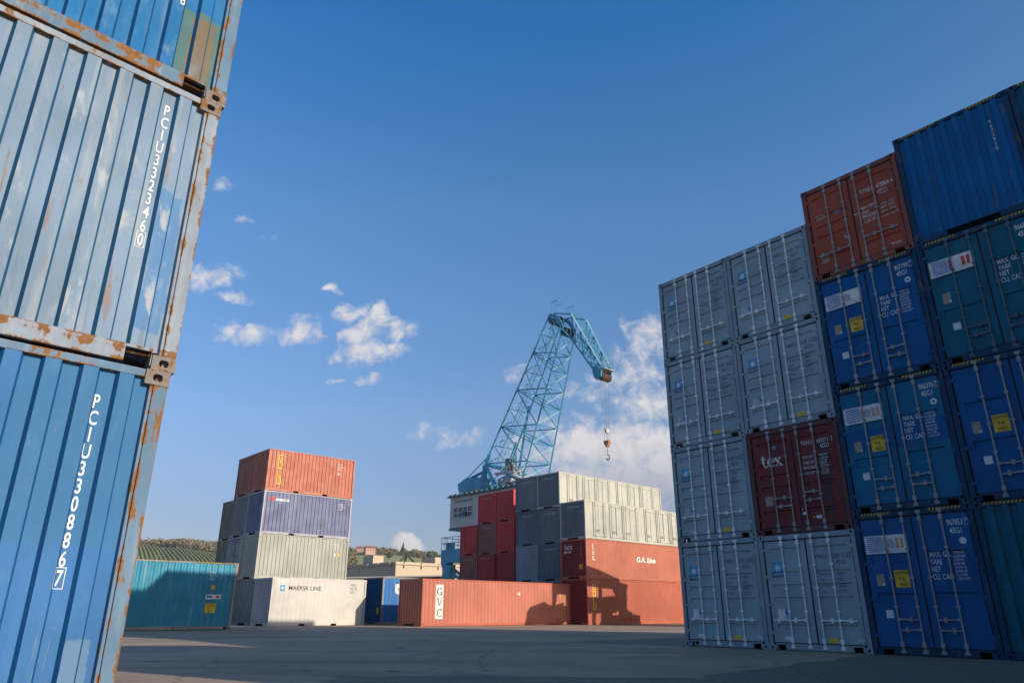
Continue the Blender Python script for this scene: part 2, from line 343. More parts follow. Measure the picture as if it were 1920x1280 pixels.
# ------------------------------------------------------------------ container kit
def breaks(a0, a1, rec, slope, flat, start_out=False):
    """list of (position, 0 outer / 1 recessed) along a corrugated sheet, recess at both ends"""
    P = rec + flat + 2 * slope; n = max(1, round((a1 - a0 - rec) / P)); k = (a1 - a0) / (n * P + rec)
    out = [(a0, 1)]; x = a0
    for i in range(n):
        x += rec * k; out.append((x, 1)); x += slope * k; out.append((x, 0)); x += flat * k; out.append((x, 0)); x += slope * k; out.append((x, 1))
    out.append((a1, 1))
    return out
def depth_fn(br, dep):
    def f(x):
        if x <= br[0][0] or x >= br[-1][0]: return dep
        for (x0, s0), (x1, s1) in zip(br, br[1:]):
            if x0 <= x <= x1 and x1 > x0: return dep * (s0 + (s1 - s0) * (x - x0) / (x1 - x0))
        return dep
    return f
def fitting(mb, c, sx, sy, near):
    """corner casting at corner point c, extending sx,sy,sz inwards"""
    x, y, z, sz = c; lx, ly, lz = 0.178, 0.162, 0.118
    x1, y1, z1 = x + sx * lx, y + sy * ly, z + sz * lz; e = 0.005
    x -= sx * e; y -= sy * e
    if not near:
        mb.box(min(x, x1), max(x, x1), min(y, y1), max(y, y1), min(z, z1), max(z, z1)); return
    za, zb = min(z, z1), max(z, z1)
    mb.quad((x, y, za), (x1, y, za), (x1, y1, za), (x, y1, za)); mb.quad((x, y, zb), (x1, y, zb), (x1, y1, zb), (x, y1, zb))
    mb.quad((x1, y, za), (x1, y, zb), (x1, y1, zb), (x1, y1, za)); mb.quad((x, y1, za), (x, y1, zb), (x1, y1, zb), (x1, y1, za))
    def face(f, w, hw, hh):
        cw, ch = w / 2, (zb - za) / 2; n = 12
        oct_ = []
        for i in range(n):
            t = 2 * math.pi * (i + .5) / n; ct, st = math.cos(t), math.sin(t)
            oct_.append((cw + hw * math.copysign(abs(ct) ** 0.7, ct), ch + hh * math.copysign(abs(st) ** 0.7, st)))
        rect = []
        for i in range(n):
            a, b = oct_[i]; da, db = a - cw, b - ch; k = min(cw / abs(da) if da else 9, ch / abs(db) if db else 9)
            rect.append((cw + da * k, ch + db * k))
        V = [f(a, b, 0) for a, b in rect] + [f(a, b, 0) for a, b in oct_] + [f(a, b, 0.09) for a, b in oct_] + [f(0, 0, 0), f(w, 0, 0), f(w, 2 * ch, 0), f(0, 2 * ch, 0)]
        F = [(i, (i + 1) % n, n + (i + 1) % n, n + i) for i in range(n)] + [(n + i, n + (i + 1) % n, 2 * n + (i + 1) % n, 2 * n + i) for i in range(n)] + [tuple(range(2 * n, 3 * n))]
        for ci, q in ((0, 2), (1, 3), (2, 0), (3, 1)): pass
        # corner fill
        def quadr(a, b): return (0 if b < ch else 3) if a < cw else (1 if b < ch else 2)
        for i in range(n):
            j = (i + 1) % n; a, b = rect[i], rect[j]
            if abs(a[0] - b[0]) > 1e-6 and abs(a[1] - b[1]) > 1e-6:
                F.append((i, j, 3 * n + quadr((a[0] + b[0]) / 2, (a[1] + b[1]) / 2)))
        mb.add(V, F)
    face(lambda a, b, d: (x + sx * a, y + sy * d, za + b), lx + e, 0.037, 0.030)
    face(lambda a, b, d: (x + sx * d, y + sy * a, za + b), ly + e, 0.027, 0.036)

def frame_mesh(L, Hh, near, door, m, pockets, key):
    def mk():
        b = MB(); p = 0.118; r = 0.075
        # corner posts (a folded section: two plates)
        for x in (0, L):
            sx = 1 if x == 0 else -1
            for y in (0, W):
                sy = 1 if y == 0 else -1
                wx = 0.16 if (door and x == 0) else 0.125
                a, c = sorted((x, x + sx * (wx - 0.02))); d, e = sorted((y, y + sy * 0.105))
                b.box(a + 0.002, c, d + 0.002, e, p, Hh - p)
                if near: b.box(*sorted((x + sx * (wx - 0.0195), x + sx * (wx + 0.004))), *sorted((y + sy * 0.012, y + sy * 0.08)), p, Hh - p)
        zt = Hh - 0.006
        for y in (0, W):
            sy = 1 if y == 0 else -1
            d, e = sorted((y + sy * 0.004, y + sy * 0.064))
            b.box(0.182, L - 0.182, d, e, zt - 0.062, zt)
            if near:
                xs = [0.182]; segs = []
                for (q0, q1) in pockets: segs.append((xs[-1], q0)); xs.append(q1)
                segs.append((xs[-1], L - 0.182))
                d2, e2 = sorted((y + sy * 0.002, y + sy * 0.05))
                for q0, q1 in segs: b.box(q0, q1, d2, e2, 0.024, 0.165)
                for (q0, q1) in pockets: b.box(q0, q1, d2, e2, 0.140, 0.1645)
            else:
                segs = []; x = 0.182
                for (q0, q1) in pockets: segs.append((x, q0)); x = q1
                segs.append((x, L - 0.182))
                for q0, q1 in segs: b.box(q0, q1, d, e, 0.02, 0.155)
                for (q0, q1) in pockets: b.box(q0, q1, d, e, 0.125, 0.1545)
        for x in (0, L):
            sx = 1 if x == 0 else -1
            is_door = door and x == 0
            a, c = sorted((x + sx * 0.004, x + sx * 0.075))
            b.box(a, c, 0.166, W - 0.166, Hh - (0.125 if is_door else 0.085), zt)
            if is_door:   # door sill with two slots beside the castings
                b.box(a, c, 0.42, W - 0.42, 0.012, 0.150); b.box(a, c, 0.166, 0.42, 0.120, 0.1495); b.box(a, c, W - 0.42, W - 0.166, 0.120, 0.1495)
                b.box(a, c, 0.166, 0.205, 0.014, 0.1195); b.box(a, c, W - 0.205, W - 0.166, 0.014, 0.1195)
            else:         # gooseneck tunnel opening in the middle
                b.box(a, c, 0.166, W / 2 - 0.52, 0.012, 0.155); b.box(a, c, W / 2 + 0.52, W - 0.166, 0.012, 0.155); b.box(a, c, W / 2 - 0.52, W / 2 + 0.52, 0.130, 0.1545)
        # floor and cross members
        b.box(0.13, L - 0.13, 0.07, W - 0.07, 0.115, 0.1385)
        return b.mesh('frame', m)
    return cached(('frame', key, L, Hh, near, door, m.name, tuple(pockets)), mk)
SLOPE = {}
def side_sheet(L, Hh, br, dep, m, key, y, sy, a0, a1, z0, z1):
    def mk():
        b = MB()
        for (x0, s0), (x1, s1) in zip(br, br[1:]):
            yo, y1 = y + sy * (0.009 + dep * s0), y + sy * (0.009 + dep * s1)
            b.quad((x0, yo, z0), (x1, y1, z0), (x1, y1, z1), (x0, yo, z1))
        me = b.mesh('side_wall', m, fix=False)
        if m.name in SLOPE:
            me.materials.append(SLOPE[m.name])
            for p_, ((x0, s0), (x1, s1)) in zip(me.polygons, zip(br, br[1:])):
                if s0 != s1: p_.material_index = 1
        return me
    return cached(('side', key, L, Hh, m.name, y), mk)
def end_sheet(L, Hh, br, dep, m, key, x, sx, z0, z1):
    def mk():
        b = MB()
        for (y0, s0), (y1, s1) in zip(br, br[1:]):
            xo, x1 = x + sx * (0.010 + dep * s0), x + sx * (0.010 + dep * s1)
            b.quad((xo, y0, z0), (x1, y1, z0), (x1, y1, z1), (xo, y0, z1))
        return b.mesh('end_wall', m, fix=False)
    return cached(('end', key, L, Hh, m.name, x), mk)

SIDE20 = (0.088, 0.036, 0.086)
SIDE40 = (0.070, 0.068, 0.072)
ENDC = (0.110, 0.030, 0.104)
def container(name, label, group, loc, rz, L, Hh, m, mf=None, near=False, door=False, pockets=(), side=SIDE20, dep=0.036,
              grooves=None, rods=None, mend=None, gasket=True, fitm=None, flip_end=False, sidedoors=False):
    """origin at the near corner: x along the length, y across, z up; the end at x=0 is the seen one"""
    o = thing(name, label, 'container', loc, rz, group)
    mf = mf or m; mend = mend or m
    link('frame', frame_mesh(L, Hh, near, door, mf, pockets, 'f'), o, 0.006 if near else 0)
    for x, sx in ((0, 1), (L, -1)):
        for y, sy in ((0, 1), (W, -1)):
            for z, sz in ((0, 1), (Hh - 0.0, -1)):
                fm = fitm or mf
                def mk(x=x, y=y, z=z, sx=sx, sy=sy, sz=sz):
                    b = MB(); fitting(b, (x, y, z + sz * 0.001, sz), sx, sy, near); return b.mesh('corner_casting', fm)
                link('corner_casting', cached(('cast', x, y, z, near, fm.name), mk), o)
    br = breaks(0.128, L - 0.128, *side)
    z0, z1 = 0.150, Hh - 0.060
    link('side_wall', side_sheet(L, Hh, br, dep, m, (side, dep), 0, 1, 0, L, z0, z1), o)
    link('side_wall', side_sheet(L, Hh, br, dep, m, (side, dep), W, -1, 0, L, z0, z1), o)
    be = breaks(0.100, W - 0.100, *ENDC)
    link('end_wall', end_sheet(L, Hh, be, 0.045, mend, 'e', L, -1, z0, z1), o)
    if not door: link('end_wall', end_sheet(L, Hh, be, 0.045, mend, 'e', 0, 1, z0, z1), o)
    def mkroof():
        b = MB(); n = int(L / 0.42); zz = Hh - 0.0115
        for i in range(n):
            x0 = 0.075 + (L - 0.15) * i / n; x1 = 0.075 + (L - 0.15) * (i + 1) / n; q = (x1 - x0) * 0.5
            b.box(x0, x0 + q, 0.065, W - 0.065, zz - 0.03, zz)
            b.box(x0 + q, x1, 0.065, W - 0.065, zz - 0.03, zz - 0.018)
        return b.mesh('roof', m)
    link('roof', cached(('roof', L, Hh, m.name), mkroof), o)
    o['_'] = 0; del o['_']
    S = dict(side=Surf(lambda u, z, out: (u, -out, z), lambda u, z, f=depth_fn(br, dep): f(u), [b_[0] for b_ in br], base=-0.009),
             end=Surf(lambda u, z, out: (-out, W - u, z), lambda u, z, f=depth_fn(be, 0.045): f(W - u), [W - b_[0] for b_ in be], base=-0.010))
    if door: S['door'] = doors(o, Hh, mend, mf, grooves, rods)
    return o, S

GRV5 = [(.22, .11), (.46, .11), (.58, .11), (.70, .11), (.91, .11)]
def doors(o, Hh, m, mf, grooves, rods):
    """two leaves in the x=0 end; grooves = [(fraction down, height, depth)], rods = handle layout"""
    z0, z1 = 0.158, Hh - 0.133
    GD = 0.032
    X0 = 0.034
    gz = []
    for fr, hh in grooves:
        c = z1 - (z1 - z0) * fr; gz.append((c - hh / 2, c + hh / 2))
    gz.sort()
    leaves = ((0.128, W / 2 - 0.012), (W / 2 + 0.012, W - 0.128))
    mar = 0.115; sl = 0.022
    for u0, u1 in leaves:
        def mk(u0=u0, u1=u1):
            b = MB(); P = lambda u, z, d=0.0: (X0 + d, W - u, z)
            zc = z0
            for (ga, gb) in gz + [(z1, None)]:
                b.quad(P(u0, zc), P(u1, zc), P(u1, ga), P(u0, ga))
                if gb is None: break
                b.quad(P(u0, ga), P(u0 + mar, ga), P(u0 + mar, gb), P(u0, gb)); b.quad(P(u1 - mar, ga), P(u1, ga), P(u1, gb), P(u1 - mar, gb))
                A = [P(u0 + mar, ga), P(u1 - mar, ga), P(u1 - mar, gb), P(u0 + mar, gb)]
                B = [P(u0 + mar + sl, ga + sl, GD), P(u1 - mar - sl, ga + sl, GD), P(u1 - mar - sl, gb - sl, GD), P(u0 + mar + sl, gb - sl, GD)]
                b.add(A + B, [(0, 1, 5, 4), (1, 2, 6, 5), (2, 3, 7, 6), (3, 0, 4, 7), (4, 5, 6, 7)])
                zc = gb
            # edges and back
            for (a, c) in (((u0, z0), (u1, z0)), ((u1, z0), (u1, z1)), ((u1, z1), (u0, z1)), ((u0, z1), (u0, z0))):
                b.quad(P(*a), P(*c), P(*c, 0.05), P(*a, 0.05))
            b.quad(P(u0, z0, 0.05), P(u1, z0, 0.05), P(u1, z1, 0.05), P(u0, z1, 0.05))
            return b.mesh('door', m, fix=False)
        leaf = link('door', cached(('leaf', Hh, m.name, tuple(grooves), u0), mk), o)
        def mkg(u0=u0, u1=u1):
            b = MB(); w = 0.019
            q = lambda a, c, d, e: b.box(X0 - 0.004, X0 + 0.03, W - c, W - a, d, e)
            q(u0 - 0.008, u0 + w * .3, z0, z1); q(u1 - w * .3, u1 + 0.0115, z0, z1); q(u0 + w * .3, u1 - w * .3, z0 - 0.010, z0 + 0.014); q(u0 + w * .3, u1 - w * .3, z1 - 0.018, z1 + 0.008)
            return b.mesh('gasket', M_BLACK)
        link('gasket', cached(('gask', Hh, u0), mkg), leaf)
        outer = u0 if u0 < W / 2 else u1
        sgn = 1 if u0 < W / 2 else -1
        for k in range(4):
            zc = z0 + 0.22 + k * (z1 - z0 - 0.44) / 3
            def mkh(zc=zc):
                b = MB(); a, c = sorted((W - outer - sgn * 0.06, W - outer + sgn * 0.045))
                b.box(X0 - 0.022, X0 - 0.005, a, c, zc - 0.028, zc + 0.028)
                b.tube((X0 - 0.02, W - outer + sgn * 0.03, zc - 0.05), (X0 - 0.02, W - outer + sgn * 0.03, zc + 0.05), 0.016, 8)
                return b.mesh('hinge', m)
            link('hinge', cached(('hinge', Hh, m.name, u0, k), mkh), leaf)
        mine = [r for r in rods['list'] if u0 < r[0] < u1]
        for (ur, hz, hd) in mine:
            def mkr(ur=ur):
                b = MB(); xr = X0 - 0.030; Y = W - ur
                b.tube((xr, Y, 0.095), (xr, Y, Hh - 0.075), 0.0165, 10)
                for z_, s_ in ((0.07, 1), (Hh - 0.06, -1)):
                    b.box(xr - 0.025, xr + 0.012, Y - 0.03, Y + 0.03, min(z_, z_ + s_ * 0.055), max(z_, z_ + s_ * 0.055))
                    b.box(-0.012, 0.003, Y - 0.052, Y + 0.052, min(z_ - s_ * .02, z_ + s_ * 0.03), max(z_ - s_ * .02, z_ + s_ * 0.03))
                    b.hull([(xr - .03 if i else X0 - .002, Y + (-.034 if j == 0 else .034), (z_ + s_ * (.10 if k else .20))) for i in (0, 1) for j in (0, 1) for k in (0, 1)])
                for fz in (0.30, 0.52, 0.74):
                    zz = z0 + (z1 - z0) * fz
                    b.box(xr - 0.021, X0 - 0.001, Y - 0.036, Y + 0.036, zz - 0.022, zz + 0.022)
                return b.mesh('lock_rod', rods['mat'])
            link('lock_rod', cached(('rod', Hh, rods['mat'].name, round(ur, 3)), mkr), leaf)
            def mkl(ur=ur, hz=hz, hd=hd):
                b = MB(); xr = X0 - 0.055; Y = W - ur; d = -hd
                b.box(xr - .008, xr + 0.03, min(Y, Y + d * .05), max(Y, Y + d * .05), hz - .028, hz + .028)
                b.hull([(xr + (0.0 if i else .012), Y + d * (.02 if j == 0 else .40), hz + (-.014 if k == 0 else .014) - (0.012 if j else 0)) for i in (0, 1) for j in (0, 1) for k in (0, 1)])
                b.box(xr - .012, X0 - 0.002, min(Y + d * .24, Y + d * .30), max(Y + d * .24, Y + d * .30), hz - .05, hz + .04)
                b.tube((xr - .014, Y + d * .27, hz + .05), (xr - .014, Y + d * .27, hz - .055), .012, 6)
                return b.mesh('handle', rods['mat'])
            link('handle', cached(('hand', rods['mat'].name, round(ur, 3), hz, hd), mkl), leaf)
    def dz(u, z):
        inl = any(a + mar < u < b_ - mar for a, b_ in leaves)
        if not inl: return 0.0
        for ga, gb in gz:
            if ga <= z <= gb: return GD * max(0.0, min(1, (z - ga) / sl, (gb - z) / sl))
        return 0.0
    zb = [x for ga, gb in gz for x in (ga, ga + sl, gb - sl, gb)]
    return Surf(lambda u, z, out: (-out, W - u, z), dz, (), zb, base=-X0)

# ------------------------------------------------------------------ ground
def ground():
    b = MB(); s = 6000
    xs = [-s, -1500, -400, -120, -40, -15, 0, 15, 40, 120, 400, 1500, s]; ys = [-s, -600, -100, -30, 0, 15, 30, 60, 120, 250, 500, 1500, s]
    vs = [(x, y, 0) for y in ys for x in xs]; n = len(xs)
    b.add(vs, [(j * n + i, j * n + i + 1, (j + 1) * n + i + 1, (j + 1) * n + i) for j in range(len(ys) - 1) for i in range(n - 1)])
    m = bpy.data.materials.new('yard_surface'); m.use_nodes = True; t = m.node_tree; bs = t.nodes['Principled BSDF']
    oc = N(t, 'ShaderNodeTexCoord')
    def nz(sc, det=6, rg=.6, off=(0, 0, 0), dist=0.0):
        mp = N(t, 'ShaderNodeMapping'); mp.inputs['Scale'].default_value = sc; mp.inputs['Location'].default_value = off; t.links.new(oc.outputs['Object'], mp.inputs[0])
        n = N(t, 'ShaderNodeTexNoise'); n.inputs['Scale'].default_value = 1; n.inputs['Detail'].default_value = det; n.inputs['Roughness'].default_value = rg; n.inputs['Distortion'].default_value = dist
        t.links.new(mp.outputs[0], n.inputs['Vector']); return n.outputs[0]
    base = mixc(t, ramp(t, nz((.16, .16, .1)), .35, .65), (0.345, 0.245, 0.160), (0.445, 0.320, 0.215))
    base = mixc(t, math_n(t, 'MULTIPLY', ramp(t, nz((.5, .22, .2), 8, .65, (4, 1, 0)), .52, .68), .6), base, (0.24, 0.175, 0.125))
    fine = nz((18, 18, 18), 4, .7)
    base = mixc(t, math_n(t, 'MULTIPLY', ramp(t, fine, .35, .7), .35), base, (0.48, 0.36, 0.25))
    # repaired patches with clear edges, tyre tracks
    pt = nz((.13, .30, .1), 2, .4, (11, 5, 0), .4)
    base = mixc(t, math_n(t, 'MULTIPLY', ramp(t, pt, .565, .575), .38), base, (0.22, 0.165, 0.12))
    pt2 = nz((.35, .10, .1), 3, .5, (2, 15, 0), .6)
    base = mixc(t, math_n(t, 'MULTIPLY', ramp(t, pt2, .60, .615), .30), base, (0.44, 0.33, 0.235))
    rot = N(t, 'ShaderNodeMapping'); rot.inputs['Rotation'].default_value = (0, 0, R(-41)); rot.inputs['Scale'].default_value = (.035, 1.3, 1); t.links.new(oc.outputs['Object'], rot.inputs[0])
    tn = N(t, 'ShaderNodeTexNoise'); tn.inputs['Scale'].default_value = 1; tn.inputs['Detail'].default_value = 3; t.links.new(rot.outputs[0], tn.inputs['Vector'])
    base = mixc(t, math_n(t, 'MULTIPLY', ramp(t, tn.outputs[0], .58, .72), .45), base, (0.15, 0.115, 0.085))
    # oil stains and small dark spots
    base = mixc(t, math_n(t, 'MULTIPLY', ramp(t, nz((.9, .9, .9), 4, .5, (8, 2, 0)), .655, .70), .70), base, (0.05, 0.047, 0.045))
    base = mixc(t, math_n(t, 'MULTIPLY', ramp(t, nz((2.6, 2.6, 1), 3, .5, (1, 9, 0)), .70, .73), .8), base, (0.05, 0.045, 0.04))
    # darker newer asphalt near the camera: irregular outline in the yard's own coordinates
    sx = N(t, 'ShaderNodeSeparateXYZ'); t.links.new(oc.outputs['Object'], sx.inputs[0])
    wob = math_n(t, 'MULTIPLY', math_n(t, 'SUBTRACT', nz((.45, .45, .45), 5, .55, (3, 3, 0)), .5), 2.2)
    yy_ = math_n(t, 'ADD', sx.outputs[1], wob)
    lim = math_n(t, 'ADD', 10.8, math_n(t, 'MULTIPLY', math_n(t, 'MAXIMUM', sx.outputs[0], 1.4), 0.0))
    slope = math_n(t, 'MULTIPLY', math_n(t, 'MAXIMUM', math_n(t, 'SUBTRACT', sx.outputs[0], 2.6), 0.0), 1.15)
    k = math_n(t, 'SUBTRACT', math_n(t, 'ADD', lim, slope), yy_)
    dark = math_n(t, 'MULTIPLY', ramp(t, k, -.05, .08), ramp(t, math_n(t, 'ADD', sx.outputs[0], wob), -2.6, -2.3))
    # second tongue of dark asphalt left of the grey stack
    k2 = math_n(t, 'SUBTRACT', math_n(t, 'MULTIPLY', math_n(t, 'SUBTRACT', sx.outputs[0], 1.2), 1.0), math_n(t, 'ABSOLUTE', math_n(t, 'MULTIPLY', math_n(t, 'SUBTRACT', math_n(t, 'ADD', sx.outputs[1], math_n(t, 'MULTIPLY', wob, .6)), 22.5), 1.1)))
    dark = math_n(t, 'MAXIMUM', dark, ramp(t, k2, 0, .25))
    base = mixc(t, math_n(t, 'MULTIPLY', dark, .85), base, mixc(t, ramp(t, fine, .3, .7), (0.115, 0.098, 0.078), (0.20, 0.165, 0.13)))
    # cracks
    vo = N(t, 'ShaderNodeTexVoronoi', feature='DISTANCE_TO_EDGE'); vo.inputs['Scale'].default_value = .16
    va = N(t, 'ShaderNodeVectorMath', operation='ADD'); nn = N(t, 'ShaderNodeTexNoise'); nn.inputs['Scale'].default_value = .8; nn.inputs['Detail'].default_value = 6
    t.links.new(oc.outputs['Object'], nn.inputs['Vector']); t.links.new(oc.outputs['Object'], va.inputs[0]); t.links.new(nn.outputs['Color'], va.inputs[1]); t.links.new(va.outputs[0], vo.inputs['Vector'])
    crack = ramp(t, vo.outputs[0], .002, .008, 1, 0)
    base = mixc(t, math_n(t, 'MULTIPLY', crack, .35), base, (0.05, 0.047, 0.043))
    # beyond the yard the ground is grass and fields
    far = ramp(t, sx.outputs[1], 190, 215)
    base = mixc(t, far, base, mixc(t, nz((.02, .02, .02)), (0.07, 0.09, 0.03), (0.14, 0.13, 0.05)))
    t.links.new(base, bs.inputs['Base Color']); bs.inputs['Roughness'].default_value = .85
    bp = N(t, 'ShaderNodeBump'); bp.inputs['Strength'].default_value = .35; bp.inputs['Distance'].default_value = .01; t.links.new(fine, bp.inputs['Height']); t.links.new(bp.outputs[0], bs.inputs['Normal'])
    tag(b.build('ground', m), kind='structure')
ground()

# ------------------------------------------------------------------ right-hand stack
YR = -0.8784; RZR = YR + math.pi / 2
dR = Vector((math.cos(YR), math.sin(YR), 0)); P0 = Vector((4.562, 20.2648, 0))
def rpos(i, z, j=0.0, push=0.0):
    p = P0 + dR * (i * (W + 0.018) + W + j); n = Vector((math.cos(RZR), math.sin(RZR), 0))
    return (p.x + n.x * push, p.y + n.y * push, z)
G_GREY = paint('grey_container_paint', (0.270, 0.365, 0.415), .42, .03, .14, .22, .12)
G_FRAME = paint('grey_frame_paint', (0.220, 0.295, 0.340), .45, .10, .10, .25, .15)
B_ROYAL = paint('royal_blue_paint', (0.003, 0.098, 0.285), .36, .10, .06, .30, .15, fadecol=(0.02, 0.13, 0.28), spec=.14)
B_TEAL = paint('teal_blue_paint', (0.003, 0.140, 0.275), .38, .12, .08, .30, .15, fadecol=(0.02, 0.15, 0.25), patches=[(-1, 13, 1.35, 1.85, (0.004, 0.075, 0.28), .6)], spec=.14)
B_DEEP = paint('deep_teal_paint', (0.005, 0.120, 0.190), .45, .22, .10, .35, .2, fadecol=(0.03, 0.15, 0.2), runs=.35, spec=.14)
B_MID = paint('mid_blue_paint', (0.004, 0.125, 0.330), .45, .46, .10, .30, .2, fadecol=(0.02, 0.16, 0.30), runs=.8, spec=.14)
B_FRAME = paint('rusty_blue_frame_paint', (0.010, 0.055, 0.115), .6, .55, .10, .5, .4, spec=.14)
T_MAR = paint('maroon_paint', (0.185, 0.036, 0.038), .45, .10, .05, .35, .1, fadecol=(0.2, 0.08, 0.07), runs=.2, spec=.14)
T_MARF = paint('maroon_frame_paint', (0.105, 0.028, 0.030), .5, .30, .05, .35, .1)
T_ORG = paint('orange_brown_paint', (0.360, 0.082, 0.045), .45, .08, .08, .28, .12, fadecol=(0.40, 0.15, 0.1), spec=.14)
T_ORGF = paint('orange_brown_frame_paint', (0.23, 0.058, 0.036), .5, .25, .05, .35, .15)
ROD_G = paint('galvanised_rod', (0.78, 0.82, 0.84), .45, .0, .1, .12, 0)
ROD_D = paint('dull_rod', (0.30, 0.30, 0.31), .5, .25, .1, .3, .1)
ROD_B = paint('blue_grimy_rod', (0.08, 0.12, 0.17), .5, .25, .1, .3, .1)
def clusters(mb, gap):
    par = list(range(len(mb.v)))
    def find(a):
        while par[a] != a: par[a] = par[par[a]]; a = par[a]
        return a
    for f in mb.f:
        for q in f[1:]: par[find(q)] = find(f[0])
    g = {}
    for i in range(len(mb.v)): g.setdefault(find(i), []).append(i)
    bx = []
    for ids in g.values():
        P = [mb.v[i] for i in ids]; bx.append([[min(p[k] for p in P) for k in range(3)], [max(p[k] for p in P) for k in range(3)], set(ids)])
    go = True
    while go:
        go = False
        for i in range(len(bx)):
            for j in range(i + 1, len(bx)):
                a, b_ = bx[i], bx[j]
                if all(a[0][k] - gap <= b_[1][k] and b_[0][k] - gap <= a[1][k] for k in range(3)):
                    a[0] = [min(x, y) for x, y in zip(a[0], b_[0])]; a[1] = [max(x, y) for x, y in zip(a[1], b_[1])]; a[2] |= b_[2]; bx.pop(j); go = True; break
            if go: break
    out = []
    for lo, hi, ids in bx:
        q = MB(); mp = {i: n for n, i in enumerate(sorted(ids))}; q.v = [mb.v[i] for i in sorted(ids)]; q.f = [tuple(mp[i] for i in f) for f in mb.f if f[0] in ids]; out.append(q)
    return out
def part(mb, name, m, o, label=None):
    if not mb.v: return None
    p = None
    for q in (clusters(mb, .16 if name == 'lettering' else .01) if name in ('lettering', 'sticker', 'sign_panel', 'painted_over_area') else [mb]):
        p = q.build(name, m, o, fix=False)
        if label: p['label'] = label
    return p
def weights(S, k, u, zs, rows, h=.036, gap=.045, su=.62):
    for i, (nm_, vals) in enumerate(rows):
        S.text(k, nm_, u, zs - i * .125, h * 1.15, .8)
        for j, v in enumerate(vals): S.text(k, v, u + .40, zs + .028 - i * .125 - j * gap, h, .78)
def grey_door(i, row, num, label, wide=False):
    rods = dict(mat=ROD_G, list=[(.615, .66, -1), (1.035, .66, -1), (1.385, .66, 1), (1.80, .66, 1)])
    o, S = container('shipping_container', label, 'grey containers with star signs on the right', rpos(i, row * H), RZR, L40, H, G_GREY, G_FRAME, True, True,
                     [(0.19, 0.40), (L40 - 0.40, L40 - 0.19)], SIDE40, grooves=GRV, rods=rods)
    D = S['door']; k = MB(); D.text(k, 'MRKU', 1.42, 1.99, .098, .80); D.text(k, num[:-2], 1.845, 1.99, .098, .78); D.text(k, num[-1], 2.21, 1.99, .098, .78); D.frame(k, 2.195, 2.275, 1.972, 2.105, .006)
    D.text(k, '42G1', 1.90, 1.85, .098, .80)
    weights(D, k, 1.47, 1.62, [('MAX. GROSS', ('30.480 KG', '67.200 LB')), ('TARE', ('3.870 KG', '8.530 LB')), ('PAYLOAD', ('26.610 KG', '58.670 LB')), ('CUBE', ('67.7 CU.M.', '2.391 CU.FT'))])
    part(k, 'lettering', M_INK, o)
    k = MB(); D.rect(k, .30, .57, 1.69, 1.97); part(k, 'logo_square', M_LBLUE, o)
    k = MB(); D.star(k, .435, 1.83, .115, out=.006); part(k, 'logo_star', M_WHITE, o)
    k = MB(); D.text(k, 'MAERSK', .27, 1.605, .062, 1.05, .01); part(k, 'lettering', M_INK, o)
    k = MB(); D.rect(k, .31, .49, .66, .90); D.rect(k, .40, .58, .215, .30); D.frame(k, 2.13, 2.26, .235, .295, .010); D.text(k, 'CSC', 2.155, .25, .03)
    part(k, 'sticker', M_GREYM if row else M_WHITE, o)
    k = MB(); D.rect(k, .505, .575, .78, .89); part(k, 'sticker', M_PBLUE, o)
    k = MB(); D.rect(k, 1.475, 1.70, .19, .285); part(k, 'sticker', M_YELD, o, 'yellow sticker')
    return o
GRV = [(.10, .105), (.335, .105), (.46, .105), (.585, .105), (.845, .105)]
GRVHC = [(.325, .21), (.635, .21)]
grey_door(0, 0, '039 324 1', 'grey container on the ground at the left foot of the right stack')
grey_door(0, 1, '039 101 2', 'grey container directly left of the maroon container in the right stack')
grey_door(0, 2, '039 730 2', 'grey container second from the top in the leftmost column of the right stack')
grey_door(0, 3, '041 553 2', 'grey container on top of the leftmost column of the right stack')
grey_door(1, 0, '039 310 7', 'grey container on the ground directly under the maroon container')
grey_door(1, 2, '038 625 0', 'grey container resting on top of the maroon container')
grey_door(1, 3, '039 191 1', 'grey container at the top beside the orange brown container')

